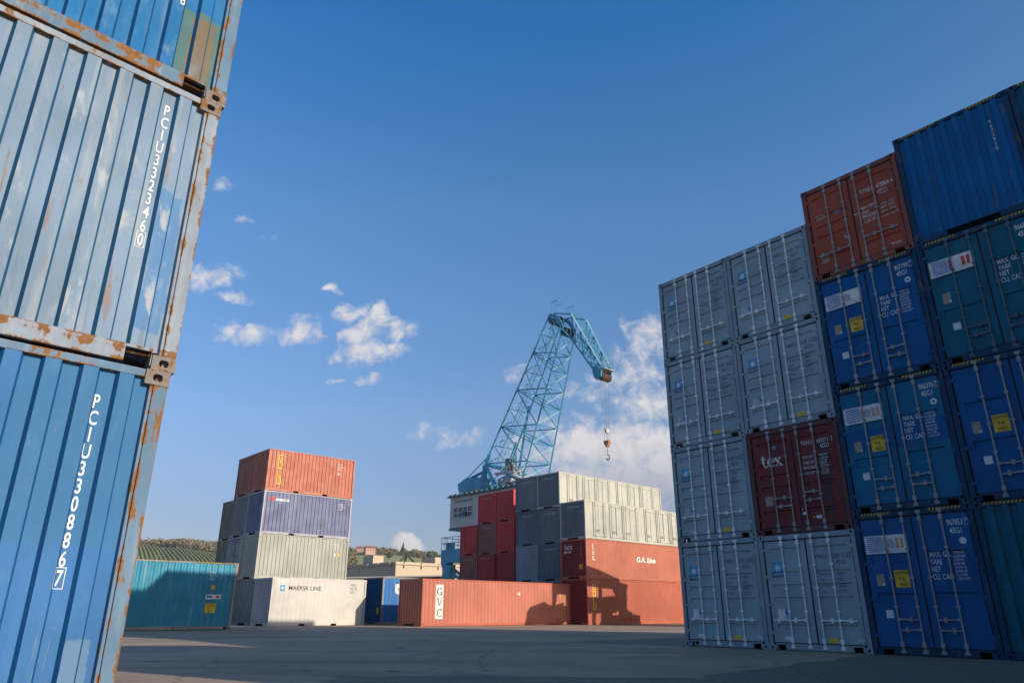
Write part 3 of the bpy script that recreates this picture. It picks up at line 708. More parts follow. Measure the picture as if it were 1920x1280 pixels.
def tex_door():
    rods = dict(mat=ROD_D, list=[(.615, .86, 1), (1.035, .66, -1), (1.385, .93, 1), (1.80, .74, -1)])
    o, S = container('shipping_container', 'maroon container with bold white lettering, between grey containers in the right stack', 'containers in the right stack', rpos(1, H), RZR, L40, H, T_MAR, T_MARF, True, True,
                     [(0.19, 0.40), (L40 - 0.40, L40 - 0.19)], SIDE40, grooves=GRV, rods=rods)
    D = S['door']; k = MB(); u = .30
    for ch, w in (('t', .185), ('e', .205), ('x', .2)):
        vs, fs = serif_glyph(ch); D.emit(k, [(u + a * .30, 1.66 + b * .30) for a, b in vs], fs); u += w
    D.text(k, 'TGHU', 1.45, 2.05, .10, .74); D.text(k, '430371', 1.86, 2.05, .10, .72); D.text(k, '7', 2.22, 2.05, .10, .7); D.text(k, '42G1', 1.93, 1.92, .10, .74)
    for j, t_ in enumerate(('MAX.WT.', 'TARE WT.', 'PAYLOAD', 'CU.CAP.')): D.text(k, t_, 1.44, 1.71 - j * .125, .072, .70, .008)
    for j, t_ in enumerate(('30.480 KGS', '67.200 LBS', '3.890 KGS', '8.580 LBS', '26.590 KGS', '58.620 LBS', '67.7 CBM', '2.390 CFT')): D.text(k, t_, 1.87, 1.735 - j * .0625, .043, .72, .006)
    part(k, 'lettering', M_WHITE, o)
    k = MB(); D.rect(k, .69, .78, 2.08, 2.16); part(k, 'sticker', M_LBLUE, o, 'blue sticker')
    k = MB(); D.rect(k, .33, .53, .70, .93); part(k, 'data_plate', M_TAN, o)
    k = MB(); D.rect(k, 1.27, 1.35, .41, .56); D.rect(k, 1.60, 1.73, .30, .37); part(k, 'sticker', M_WHITE, o)
    k = MB(); D.rect(k, 1.52, 1.56, .32, .355); part(k, 'sticker', M_YELD, o)
    k = MB()
    for (u0, u1, z0, z1) in ((1.835, 2.12, 1.86, 2.17), (1.835, 2.10, 1.17, 1.84), (1.88, 2.08, .62, 1.12), (1.86, 2.06, .33, .55)): D.rect(k, u0, u1, z0, z1, .0015)
    part(k, 'painted_over_area', mat('dark_touch_up', (0.045, 0.016, 0.018), .6), o)
tex_door()
def hazard(S, k_y, k_b, u0, u1, z0, z1, n):
    S.rect(k_b, u0, u1, z0, z1, .002)
    w = (u1 - u0) / n
    for i in range(n):
        a = u0 + i * w; S.poly(k_y, [(a, z0), (a + w * .5, z0), (min(u1, a + w * .95), z1), (a + w * .45, z1)], .004)
def hstrip(F, o, u0, u1, n):
    kb = MB(); F.rect(kb, u0, u1, HC - .068, HC - .012, .002); p = part(kb, 'hazard_strip', M_INK, o, 'yellow and black striped strip')
    ky = MB(); hazard(F, ky, MB(), u0, u1, HC - .068, HC - .012, n); part(ky, 'stripes', M_STRIPE, p)
def blue_door(i, row, z, num, label, m, logo, caution=True, push=0.0, plate=True, values=True, code='45G1'):
    rods = dict(mat=ROD_D if m is not B_DEEP else ROD_B, list=[(.62, .70, 1), (1.05, .50, -1), (1.40, .50, 1), (1.82, .70, -1)])
    o, S = container('shipping_container', label, 'blue high containers with door bars in the right stack', rpos(i, z, push=push), RZR, L40, HC, m, B_FRAME, True, True,
                     [(0.19, 0.40), (L40 - 0.40, L40 - 0.19)], SIDE40, grooves=GRVHC, rods=rods)
    D = S['door']; F = Surf(lambda u, zz, out: (-out, W - u, zz), base=-.004)
    hstrip(F, o, .18, .82, 9); hstrip(F, o, 1.60, 2.25, 9)
    k = MB()
    if num:
        D.text(k, num[:6], 1.90 if logo else 1.80, 2.505, .115, .62, .01); D.text(k, num[-1], 2.235, 2.505, .115, .62, .01); D.frame(k, 2.225, 2.30, 2.49, 2.635, .006)
        D.text(k, code, 1.93, 2.34, .115, .66, .01)
        for j, t_ in enumerate(('MAX. GR.', 'TARE', 'NET', 'CU. CAP.')): D.text(k, t_, 1.44, 1.90 - j * .145, .105, .66, .008)
        if values:
            for j, t_ in enumerate(('30.480 KG.', '67.200 LBS', '3.970 KG.', '8.750 LBS', '26.510 KG.', '58.450 LBS', '76.4 CBM', '2.700 CUFT')): D.text(k, t_, 1.89, 1.95 - j * .0725, .048, .72, .005)
    if logo: D.rect(k, .165, 1.065, 2.02, 2.40, .0025)
    D.rect(k, .38, .53, .72, .88, .003)
    part(k, 'lettering', M_WHITE, o)
    if logo:
        k = MB()
        for j in range(8):
            z_ = 2.365 - j * .042 - .004
            n = 24; P = [(.215 + .33 * q / n, z_ + .008 * math.sin(q / n * 6 * math.pi)) for q in range(n + 1)]
            vs = [p for a, b in P for p in ((a, b - .011), (a, b + .011))]
            D.emit(k, vs, [(2 * q, 2 * q + 2, 2 * q + 3, 2 * q + 1) for q in range(n)], .0055)
        part(k, 'wave_sign', M_PBLUE, o)
        if logo in ('red', 'pink', 'orange'):
            lm = {'red': M_RED, 'pink': M_PINK, 'orange': M_ORNG}[logo]; k = MB()
            D.poly(k, [(.555, 2.08), (.60, 2.08), (.63, 2.26), (.60, 2.34), (.57, 2.34)], .0055)
            D.rect(k, .82, .89, 2.12, 2.33, .0055); D.rect(k, .92, .985, 2.12, 2.33, .0055)
            part(k, 'logo_bars', lm, o)
        k = MB(); D.disc(k, .715, 2.225, .085, out=.005, sy=1.2); part(k, 'faded_patch', M_GREYM if logo != 'red' else M_WHITE, o)
    if plate: k = MB(); D.rect(k, .30, .46, 1.36, 1.60); part(k, 'data_plate', M_TAN, o); k = MB(); D.rect(k, .42, .465, 1.37, 1.42, .006); part(k, 'sticker', M_WHITE, o)
    if caution:
        k = MB(); D.rect(k, .68, .98, 1.32, 1.67); part(k, 'caution_sticker', M_YELD, o, 'yellow CAUTION 9-6 HIGH sticker')
        k = MB(); D.text(k, 'CAUTION', .695, 1.585, .062, .72, .008, .006); D.text(k, '9-6', .765, 1.47, .075, .85, .008, .006); D.text(k, 'HIGH', .755, 1.355, .062, .75, .008, .006); part(k, 'lettering', M_INK, o)
    if num and logo:
        k = MB(); D.disc(k, 2.14, 2.19, .068, .0 if logo == 'orange' else .028, .004); part(k, 'round_sticker', M_WHITE, o)
    return o
blue_door(2, 0, 0, '967853 4', 'blue container on the ground, its white logo panel with orange bars', B_ROYAL, 'orange')
blue_door(2, 1, HC, '966376 6', 'teal blue container directly above the ground level blue one, right of the maroon container', B_TEAL, 'pink')
blue_door(2, 2, 2 * HC, '967199 3', 'royal blue container directly beneath the orange brown container', B_ROYAL, 'plain')
def ttnu():
    rods = dict(mat=ROD_D, list=[(.615, .62, -1), (1.035, .62, -1), (1.385, .70, 1), (1.80, .70, 1)])
    o, S = container('shipping_container', 'orange brown container with door bars on top of the blue containers', 'containers in the right stack', rpos(2, 3 * HC), RZR, L40, H, T_ORG, T_ORGF, True, True,
                     [(0.19, 0.40), (L40 - 0.40, L40 - 0.19)], SIDE40, grooves=GRV, rods=rods)
    D = S['door']; k = MB()
    D.text(k, 'TTNU', 1.47, 1.86, .115, .68); D.text(k, '475804', 1.86, 1.86, .115, .66); D.text(k, '4', 2.22, 1.86, .115, .66); D.text(k, '42G1', 1.87, 1.69, .115, .68)
    for j, t_ in enumerate(('MAX.GROSS', 'TARE', 'PAYLOAD', 'CUB.CAP.')): D.text(k, t_, 1.43, 1.43 - j * .115, .085, .60, .01)
    for j, t_ in enumerate(('30.480 KG', '67.200 LB', '3.880 KG', '8.550 LB', '26.600 KG', '58.650 LB', '67.7 CBM', '2.390 CUFT')): D.text(k, t_, 1.87 + (j % 2) * .20, 1.40 - (j // 2) * .115, .05, .55, .005)
    D.text(k, 'TRITON', .26, 1.70, .055, .95); D.rect(k, .27, .55, 1.665, 1.675); D.rect(k, 1.25, 1.31, 1.375, 1.405); D.text(k, '9', .92, .86, .1, .8)
    D.text(k, 'TRITON', 1.95, .26, .05, .9, .01)
    part(k, 'lettering', M_WHITE, o)
    k = MB(); D.disc(k, .83, 1.69, .055); part(k, 'round_sticker', M_LBLUE, o)
    k = MB(); D.rect(k, .25, .45, .42, .66); part(k, 'data_plate', M_TAN, o)
ttnu()
def blue_end(i, z, label, m, num=None, push=0.0):
    o, S = container('shipping_container', label, 'containers in the right stack', rpos(i, z, push=push), RZR, L40, HC, m, B_FRAME, True, False,
                     [(0.19, 0.40), (L40 - 0.40, L40 - 0.19)], SIDE40)
    F = Surf(lambda u, zz, out: (-out, W - u, zz), base=-.004); hstrip(F, o, .18, .95, 11); hstrip(F, o, 1.60, 2.25, 9)
    if num: k = MB(); S['end'].vtext(k, num, 1.985, 2.36, .085, .115, .85, .01); part(k, 'lettering', M_WHITE, o)
    return o
blue_end(3, 0, 'dark teal container with plain ribbed end on the ground at the right edge', B_DEEP)
blue_door(3, 1, HC, None, 'blue container at the right edge with a yellow caution sticker and no logo panel', B_ROYAL, None)
blue_door(3, 2, 2 * HC, '966800 4', 'dark teal container with red barred logo panel near the right edge', B_DEEP, 'red', caution=False)
blue_end(3, 3 * HC, 'rust spotted blue container with ribbed end on top near the right edge', B_MID, '9672958')
blue_end(4, 3 * HC, 'dark blue container cut by the upper right corner of the picture', B_DEEP)
for c_ in (5, 6, 7, 8, 9):  # unseen columns added to carry the stack's shadow across the yard
    for r_ in range(4):
        container('shipping_container', 'unseen grey container added for shade, ' + ('sixth', 'seventh', 'eighth', 'ninth', 'tenth')[c_ - 5] + ' column of the right stack, ' + ('on the ground', 'second level', 'third level', 'top level')[r_],
                  'unseen containers added for shade', rpos(c_, r_ * (HC if c_ < 7 else H)), RZR, L40, HC if c_ < 7 else H, G_GREY, G_FRAME, False, False, (), SIDE40)
for r_ in range(3): blue_end(4, r_ * HC, ('dark teal container in the hidden rightmost column, at ground level', 'dark teal container in the hidden rightmost column, second level', 'dark teal container in the hidden rightmost column, third level')[r_], B_DEEP)

# ------------------------------------------------------------------ left-hand stack close to the camera
YL = 0.773; dL = Vector((math.cos(YL), math.sin(YL), 0)); PL = Vector((-2.6995, 5.4206, 0))
LB_PALE = paint('pale_weathered_blue_paint', (0.185, 0.275, 0.400), .72, .20, .55, .28, .6, 1.0, fadecol=(0.43, 0.45, 0.475), patches=[(L20 - .36, L20 - .15, .30, 1.55, (0.06, 0.20, 0.45), .7)], spec=.12, runs=.75, smear=.75, edges=((2, .165, .05),))
LB_BLUE = paint('bright_blue_paint', (0.048, 0.158, 0.375), .72, .05, .22, .14, .42, 1.0, fadecol=(0.13, 0.27, 0.48), patches=[(L20 - .98, L20 - .10, 1.24, 2.55, (0.050, 0.175, 0.330), .5), (L20 - .36, L20 - .20, .30, .62, (0.18, 0.28, 0.38), .5)], spec=.12, runs=.25, smear=.28, edges=((2, .165, .04),))
LB_TOP = paint('blue_paint_with_rust', (0.021, 0.153, 0.383), .72, .22, .30, .15, .55, 1.0, fadecol=(0.20, 0.35, 0.50), patches=[(L20 - .50, L20 - .14, .12, .90, (0.10, 0.17, 0.12), .8), (L20 - .40, L20 - .19, .14, .84, (0.20, 0.135, 0.07), .8)], spec=.12, runs=.45, smear=.30, edges=((2, .165, .05),))
SLOPE['pale_weathered_blue_paint'] = paint('slope_blue_paint', (0.020, 0.110, 0.230), .6, .10, .1, .15, .2, spec=.15)  # darker blue for the sloping faces of the corrugation
SLOPE['bright_blue_paint'] = paint('slope_deep_blue_paint', (0.012, 0.100, 0.270), .6, .04, .1, .15, .2, spec=.15)
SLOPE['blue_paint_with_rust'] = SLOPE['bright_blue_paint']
M_WORN = paint('worn_white_lettering', (0.74, 0.76, 0.78), .6, .18, .1, .35, .6, 3.0, fadecol=(0.30, 0.40, 0.50), spec=.1)
LF_PALE = paint('pale_frame_paint', (0.240, 0.300, 0.380), .72, .70, .35, .30, 1.0, 2.1, spec=.12, edges=((0, L20, .028), (0, L20 - .105, .022), (2, .165, .02), (2, .028, .035), (2, H - .068, .014), (2, H, .02), (2, .12, .05), (2, H - .12, .05)))
LF_BLUE = paint('blue_frame_with_rust', (0.120, 0.215, 0.330), .72, .76, .35, .30, 1.0, 2.1, spec=.12, edges=((0, L20, .028), (0, L20 - .105, .022), (2, .165, .02), (2, .028, .035), (2, H - .068, .014), (2, H, .02), (2, .12, .05), (2, H - .12, .05)))
LCAST = paint('rusty_casting', (0.20, 0.20, 0.20), .85, .86, .1, .5, .8, 3.0, spec=.1)
def left(row, m, mf, label, txt, u, zt, h, step, dx=0.0, box=None):
    p = PL - dL * (L20 - dx)
    o, S = container('shipping_container', label, 'weathered blue containers close by on the left', (p.x, p.y, row * H), YL, L20, H, m, mf, True, False,
                     [(0.19, 0.38), (1.85, 2.25), (3.80, 4.20), (L20 - 0.38, L20 - 0.19)], (0.104, 0.021, 0.101), dep=0.043, fitm=LCAST)
    k = MB(); Sd = S['side']; Sd.vtext(k, txt, L20 + u, zt, h, step, .62, .012)
    if box is not None:
        zz = zt - box * step; Sd.frame(k, L20 + u - .036, L20 + u + .036, zz - h - .02, zz + .018, .005)
    part(k, 'lettering', M_WORN, o)
    return o, S
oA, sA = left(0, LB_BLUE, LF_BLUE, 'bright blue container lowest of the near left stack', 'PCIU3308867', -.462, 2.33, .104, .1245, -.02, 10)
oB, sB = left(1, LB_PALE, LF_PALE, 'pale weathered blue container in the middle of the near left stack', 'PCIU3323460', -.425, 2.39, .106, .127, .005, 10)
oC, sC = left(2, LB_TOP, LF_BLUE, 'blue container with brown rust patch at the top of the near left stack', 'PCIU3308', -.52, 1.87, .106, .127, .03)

# ------------------------------------------------------------------ containers at the back of the yard
YB = 0.7199; dB = Vector((math.cos(YB), math.sin(YB), 0)); nB = Vector((-dB.y, dB.x, 0))
PK20 = ((1.85, 2.20), (3.85, 4.20)); 
def at(P, i=0.0, k=0.0, z=0.0):
    v = Vector((P[0], P[1], 0)) + nB * i + dB * k; return (v.x, v.y, z)
SALM = paint('salmon_red_paint', (0.420, 0.130, 0.080), .5, .04, .15, .12, .08, .6, fadecol=(0.50, 0.22, 0.16), smear=.22, runs=.12)
SALM2 = paint('faded_salmon_paint', (0.455, 0.152, 0.105), .5, .03, .3, .12, .08, .6, fadecol=(0.54, 0.28, 0.22), smear=.22, runs=.12)
SALM3 = paint('coral_red_paint', (0.400, 0.100, 0.056), .5, .03, .2, .12, .08, .6, fadecol=(0.48, 0.17, 0.11), smear=.22, runs=.12)
SEAB = paint('violet_blue_paint', (0.123, 0.145, 0.272), .5, .04, .35, .15, .05, .6, fadecol=(0.42, 0.44, 0.60))
SEAF = paint('pale_frame_grey', (0.360, 0.360, 0.405), .5, .05, .2, .15, .1)
PGRY = paint('pale_green_grey_paint', (0.340, 0.357, 0.315), .5, .03, .2, .15, .05, .6, smear=.22, runs=.12)
PWHT = paint('off_white_paint', (0.540, 0.520, 0.490), .5, .02, .1, .14, .05, .6)
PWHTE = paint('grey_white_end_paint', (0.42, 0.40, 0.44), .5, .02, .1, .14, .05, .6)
DGRN = paint('dark_olive_grey_paint', (0.155, 0.165, 0.140), .5, .05, .15, .2, .05, .6)
DGRY = paint('slate_grey_paint', (0.175, 0.205, 0.225), .5, .05, .15, .2, .05, .6, smear=.22, runs=.12)
DGRY2 = paint('bluish_slate_paint', (0.130, 0.165, 0.195), .5, .04, .15, .2, .05, .6, smear=.22, runs=.12)
DGRY3 = paint('light_slate_paint', (0.27, 0.30, 0.35), .5, .06, .15, .2, .05, .6)
BRWN = paint('brown_paint', (0.300, 0.105, 0.072), .5, .05, .15, .2, .05, .6)
BRWN2 = paint('grey_brown_paint', (0.290, 0.115, 0.095), .5, .05, .15, .2, .05, .6)
REDP = paint('bright_red_paint', (0.600, 0.045, 0.045), .45, .04, .12, .15, .05, .6, fadecol=(0.45, 0.12, 0.1), smear=.22, runs=.12)
REDD = paint('dark_red_paint', (0.430, 0.022, 0.034), .45, .04, .12, .15, .05, .6, fadecol=(0.35, 0.08, 0.08), smear=.22, runs=.12)
CREAM = paint('cream_grey_paint', (0.450, 0.465, 0.410), .5, .04, .12, .15, .05, .6, smear=.22, runs=.12)
BSID = paint('cobalt_blue_paint', (0.030, 0.165, 0.460), .45, .06, .3, .2, .05, .6, fadecol=(0.36, 0.52, 0.72))
TSID = paint('light_teal_paint', (0.018, 0.235, 0.360), .45, .10, .35, .15, .1, .8, fadecol=(0.36, 0.54, 0.56))
TFRM = paint('rusty_teal_frame_paint', (0.28, 0.26, 0.22), .6, .60, .2, .3, .4)
def idtext(S, k, u, z, L, vert=False):
    S.text(k, 'MSKU', u, z, .13, .8); S.text(k, '402 761', u, z - .2, .13, .8); S.text(k, '22G1', u, z - .4, .13, .8)
def smudge(S, k, u0, u1, z, h, seed):
    """lettering too small to read: a row of uneven marks"""
    rnd = random.Random(seed); u = u0
    while u < u1:
        w = rnd.uniform(.045, .085); S.frame(k, u, min(u1, u + w), z, z + h, .022); u += w + .028
def boxglyph(S, k, ch, u, z, w, h, t):
    r = lambda a, b, c, d: S.rect(k, u + a, u + b, z + c, z + d)
    if ch in 'GOD':
        r(0, t, 0, h); r(t, w, 0, t); r(t, w, h - t, h)
        if ch == 'G': r(w - t, w, t, h * .5); r(w * .5, w - t, h * .5 - t, h * .5)
        else: r(w - t, w, t, h - t)
    if ch == 'L': r(0, t, 0, h); r(t, w, 0, t)
def gold(S, k, u, ztop, w, h, step, t):
    for i, ch in enumerate('GOLD'): boxglyph(S, k, ch, u, ztop - h - i * step, w, h, t)

bl = (-15.1828, 44.4096)
def far(name_label, P, i, k, z, L, Hh, m, mf=None, pk=(), side=SIDE20, group=None, door=False, mend=None, dep=None):
    return container('shipping_container', name_label, group, at(P, i, k, z), YB, L, Hh, m, mf, False, door, pk, side, dep or (0.040 if side == SIDE20 else 0.032), GRV if door else None,
                     dict(mat=ROD_D, list=[(.615, .66, -1), (1.035, .66, -1), (1.385, .66, 1), (1.80, .66, 1)]) if door else None, mend=mend)
GL = 'containers of the back left stack'
o, S = far('salmon red container with yellow vertical letters on top of the back left stack', bl, 0, 0, 3 * H, L20, H, SALM, None, PK20, group=GL)
k = MB(); gold(S['side'], k, .66, 2.30, .30, .42, .48, .06); part(k, 'lettering', M_YEL, o)
k = MB(); S['side'].text(k, 'GLDU', 4.75, 2.12, .11, .9); S['side'].text(k, '228 350 4', 4.75, 1.95, .11, .9); S['side'].text(k, '22G1', 4.75, 1.78, .11, .9); S['side'].rect(k, 4.87, 4.97, 1.50, 1.62); part(k, 'lettering', M_WHITE, o)
far('brown container behind the salmon red one, top of the back left stack', bl, W + .05, 0, 3 * H, L20, H, BRWN, None, PK20, group=GL)
o, S = far('violet blue container with red square and white lettering, third level of the back left stack', bl, 0, 0, 2 * H, L20, H, SEAB, SEAF, PK20, group=GL)
k = MB(); S['side'].rect(k, .42, .70, 2.02, 2.24); part(k, 'logo_square', M_RED, o)
k = MB(); S['side'].text(k, 'seaco', .76, 2.02, .21, 1.35, .03); S['side'].text(k, 'SEAU', 5.1, 2.13, .10, .9); S['side'].text(k, '417 202', 5.1, 1.98, .10, .9); S['side'].text(k, '22G1', 5.1, 1.83, .10, .9); part(k, 'lettering', M_WHITE, o)
far('slate grey container third level, behind the violet blue one in the back left stack', bl, W + .05, 0, 2 * H, L20, H, DGRY, None, PK20, group=GL)
far('olive grey container third level, farthest left in the back left stack', bl, 2 * (W + .08), .25, 2 * H, L20, H, DGRN, None, PK20, group=GL)
o, S = far('pale green grey container second level of the back left stack', bl, 0, 0, H, L20, H, PGRY, None, PK20, group=GL, mend=PGRY)
k = MB(); S['side'].text(k, 'PGRU', 5.0, 2.18, .10, .9); S['side'].text(k, '308 114', 5.0, 2.03, .10, .9); S['side'].text(k, '22G1', 5.0, 1.88, .10, .9); S['side'].rect(k, 5.1, 5.2, 1.50, 1.68); part(k, 'lettering', M_WHITE, o)
k = MB(); S['side'].rect(k, 5.38, 5.50, 1.50, 1.68); part(k, 'sticker', M_YELD, o)
far('slate grey container showing its doors, second level of the back left stack', bl, W + .05, 0, H, L20, H, DGRY3, None, PK20, group=GL, door=True)
far('olive grey container second level, behind the teal container at the left edge of its stack', bl, 2 * (W + .08), .25, H, L20, H, DGRN, None, PK20, group=GL)
Pm = (-13.4746, 42.5466)
dM = (Vector((Pm[0], Pm[1], 0)) - Vector((bl[0], bl[1], 0))).dot(dB)
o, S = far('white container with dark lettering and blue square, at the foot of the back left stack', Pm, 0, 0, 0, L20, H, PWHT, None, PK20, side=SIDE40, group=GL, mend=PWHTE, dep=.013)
Sd = S['side']; k = MB(); Sd.text(k, 'MAERSK LINE', 1.0, 1.93, .225, 1.06, .010); idtext(Sd, k, 4.95, 2.22, L20); part(k, 'lettering', M_INK, o)
k = MB(); Sd.rect(k, .50, .78, 1.86, 2.19); part(k, 'logo_square', M_LBLUE, o)
k = MB(); Sd.star(k, .64, 2.025, .12, out=.006); part(k, 'logo_star', M_WHITE, o)
far('slate grey container on the ground behind the white one, seen by its end', bl, 0, .04, 0, L20, H, DGRY, None, PK20, group=GL)
far('slate grey container on the ground, third from the front beneath the back left stack', bl, W + .05, .1, 0, L20, H, DGRY2, None, PK20, group=GL)
far('olive grey container on the ground, farthest back beneath the back left stack', bl, 2 * (W + .08), .2, 0, L20, H, DGRN, None, PK20, group=GL)

# teal and blue high containers, salmon container with GVC panel
Pt = (-12.8147, 35.1561)
o, S = container('shipping_container', 'teal container with rusty corner post and yellow sticker behind the near left stack', 'single containers across the yard', at(Pt, 0, -L40, 0), YB, L40, HC, TSID, TFRM, True, False, [(0.19, 0.4), (L40 - .4, L40 - .19)], SIDE40, .034)
Sd = S['side']; k = MB(); Sd.text(k, 'PCIU', L40 - 1.25, 2.40, .10, .8); Sd.text(k, '966 412', L40 - 1.25, 2.26, .10, .8); Sd.text(k, '45G1', L40 - 1.25, 2.12, .10, .8); part(k, 'lettering', M_WHITE, o)
k = MB(); Sd.rect(k, L40 - 1.30, L40 - .62, 1.30, 1.50, .004); part(k, 'sticker', M_WHITE, o)
k = MB(); Sd.rect(k, L40 - 1.26, L40 - 1.02, 1.35, 1.45, .007); part(k, 'sticker', M_PBLUE, o)
k = MB(); Sd.rect(k, L40 - .86, L40 - .70, 1.35, 1.45, .007); part(k, 'sticker', M_RED, o)
k = MB(); Sd.rect(k, L40 - 1.26, L40 - .80, .72, 1.12); part(k, 'caution_sticker', M_YELD, o); k = MB(); Sd.rect(k, L40 - 1.12, L40 - .95, 1.72, 1.90); part(k, 'sticker', M_YELD, o, 'small yellow sticker')
k = MB(); Sd.text(k, 'CAUTION', L40 - 1.22, 1.01, .055, .95, .008, .007); Sd.text(k, '9-6', L40 - 1.12, .89, .06, .95, .008, .007); Sd.text(k, 'HIGH', L40 - 1.14, .78, .055, .95, .008, .007); part(k, 'lettering', M_INK, o)
T = Surf(lambda u, z, out: (u, -out, z), base=-.004); hstrip(T, o, L40 - 2.0, L40 - .2, 16)
Pu = (-8.3338, 49.0252)
o, S = container('shipping_container', 'cobalt blue container half in shade between the white and the salmon ones', 'single containers across the yard', at(Pu, 0, 0, 0), YB, L40, HC, BSID, TFRM, False, False, (), SIDE40, .034, mend=B_ROYAL)
k = MB(); Sd = S['side']; Sd.poly(k, [(.98, 1.98), (1.08, 1.86), (1.40, 1.86), (1.50, 1.98), (1.50, 2.48), (.98, 2.48)], .004); part(k, 'shield_sign', M_WHITE, o)
k = MB(); Sd.text(k, 'P', 1.17, 2.02, .22, .9, .01, .008); part(k, 'lettering', M_INK, o)
k = MB(); S['end'].rect(k, 1.72, 2.05, .62, 1.02); part(k, 'caution_sticker', M_YELD, o)
Pg = (-5.15, 43.85)
Pg = (-4.9828 + .0, 42.4619)
rg = Vector((Pg[0], Pg[1], 0)).normalized() * 0.9
Pg = (Pg[0] + rg.x, Pg[1] + rg.y)
o, S = container('shipping_container', 'long salmon container with white vertical letter panel in front of the red stack', 'single containers across the yard', at(Pg, 0, 0, 0), YB, L40, H, SALM2, SALM3, False, False, (), SIDE40, .034, mend=paint('salmon_end_paint', (0.460, 0.150, 0.098), .5, .04, .15, .15, .05, .6))
Sd = S['side']; k = MB(); Sd.rect(k, .98, 1.52, .40, 2.28, .003); Sd.rect(k, 7.35, 7.55, 1.78, 1.95); part(k, 'sign_panel', M_WHITE, o)
k = MB(); Sd.vtext(k, 'GVC', 1.25, 2.12, .46, .58, .92, serif=True, out=.006); part(k, 'lettering', mat('brown_marking', (0.18, 0.09, 0.02)), o)
k = MB(); Sd.poly(k, [(11.05, 1.72), (11.25, 1.72), (11.15, 1.98)], .004); part(k, 'sticker', M_YELD, o)
k = MB(); Sd.vtext(k, 'GVCU 221', 11.45, 1.9, .09, .13, .7); part(k, 'lettering', M_WHITE, o)

GRB = 'containers of the long back stack'
PA = (5.0555, 50.1869)
o, S = far('coral red container with yellow vertical letters at the foot of the long back stack', PA, 0, 0, 0, L40, HC, SALM3, None, (), SIDE40, GRB, mend=T_MAR)
k = MB(); gold(S['side'], k, .52, 2.55, .30, .36, .42, .055); part(k, 'lettering', M_YEL, o)
o, S = far('salmon container with large white lettering, second level of the long back stack', PA, 0, 0, HC, L40, H, SALM, None, (), SIDE40, GRB, mend=T_MAR)
Sd = S['side']; k = MB(); Sd.vtext(k, 'tex', .72, 2.28, .38, .36, 1.0, serif=True); Sd.text(k, 'G.A. Line', 5.3, 1.28, .34, 1.15, .045, shear=.15)
E_ = S['end']; u = .30
for ch, w in (('t', .26), ('e', .30), ('x', .3)):
    vs, fs = serif_glyph(ch); E_.emit(k, [(u + a * .42, 1.92 + b * .36) for a, b in vs], fs); u += w
smudge(E_, k, .32, 1.05, 1.70, .12, 4); E_.vtext(k, 'TEXU4201', 1.93, 2.25, .07, .12, .8); part(k, 'lettering', M_WHITE, o)
k = MB(); E_.rect(k, 1.72, 2.02, .62, .92); part(k, 'sticker', M_YELD, o)
def side_doors(S, o, L, Hh):
    """folding side doors: frames, battens and short locking bars along the long side"""
    Sf = Surf(lambda u, z, out: (u, -out, z), base=-.009); n = 0
    for g, (a, b_) in enumerate(((.85, 2.05), (2.55, 4.05), (4.10, 5.6), (6.45, 7.95), (8.0, 9.5), (9.55, 11.1))):
        k = MB()
        for (x0, x1, z0, z1) in ((a, a + .10, .22, Hh - .12), (b_ - .10, b_, .22, Hh - .12), (a + .10, b_ - .10, .22, .34), (a + .10, b_ - .10, Hh - .26, Hh - .12)):
            k.box(x0, x1, -.012, .010, z0, z1)
        k.box((a + b_) / 2 - .05, (a + b_) / 2 + .05, -.010, .010, .34, Hh - .26)
        d = k.build('side_door', CREAM, o)
        k = MB()
        for x in (a + .16, b_ - .16): k.tube((x, -.035, .14), (x, -.035, Hh - .08), .018, 5)
        for z in (.52, .62): k.box(a + .20, a + .62, -.045, -.028, z, z + .025)
        k.build('lock_rod', DGRY, d)
        k = MB(); k.box(a - .035, a - .012, -.004, .012, .16, Hh - .08); k.box(b_ + .012, b_ + .035, -.004, .012, .16, Hh - .08); k.build('gasket', M_BLACK, d)
YF = paint('yellowed_frame_paint', (0.42, 0.36, 0.20), .5, .2, .1, .2, .1)
o, S = far('cream grey container with folding side doors, third level of the long back stack', PA, 0, 0, HC + H, L40, H, CREAM, None, (), SIDE40, GRB, mend=DGRY2)
side_doors(S, o, L40, H); k = MB(); smudge(S['end'], k, .70, 1.95, 2.12, .14, 9); part(k, 'lettering', M_GREYM, o)
PB = (3.5638, 53.6787)
WG = W + .05
names = {(0, 3): 'cream grey container with folding side doors on top of the long back stack', (1, 3): 'slate grey container at the top, next to the reds in the long back stack',
         (0, 2): 'slate grey end below the topmost cream container, third level', (1, 2): 'slate grey container with pale lettering, third level beside the red column',
         (0, 1): 'bluish slate container second level beside the white lettered salmon one', (1, 1): 'lighter slate container without lettering, second level beside the red column',
         (0, 0): 'slate grey container at ground level hidden behind the salmon containers, right', (1, 0): 'slate grey container at ground level hidden behind the salmon containers, left'}
zB = [0, HC, HC + H, HC + 2 * H]; hB = [HC, H, H, H]
for (c, r), lab in names.items():
    mm = {(1, 1): DGRY3, (0, 1): DGRY2}.get((c, r), DGRY2 if (c + r) % 2 else DGRY)
    o, S = far(lab, PB, c * WG, .05 * ((c * 3 + r) % 3), zB[r], L40, hB[r], CREAM if (c, r) == (0, 3) else mm, None, (), SIDE40, GRB, mend=DGRY2 if (c, r) == (0, 3) else mm)
    if (c, r) == (0, 3):
        side_doors(S, o, L40, H); k = MB(); S['side'].text(k, 'CRXU', 9.9, 1.5, .2, .9, .02, .02); part(k, 'lettering', M_WHITE, o)
    if (c, r) != (1, 1) and r: k = MB(); smudge(S['end'], k, .62, 1.85, hB[r] - .47, .14, c * 7 + r); part(k, 'lettering', M_GREYM, o)
PD = (0.1791, 62.2402)
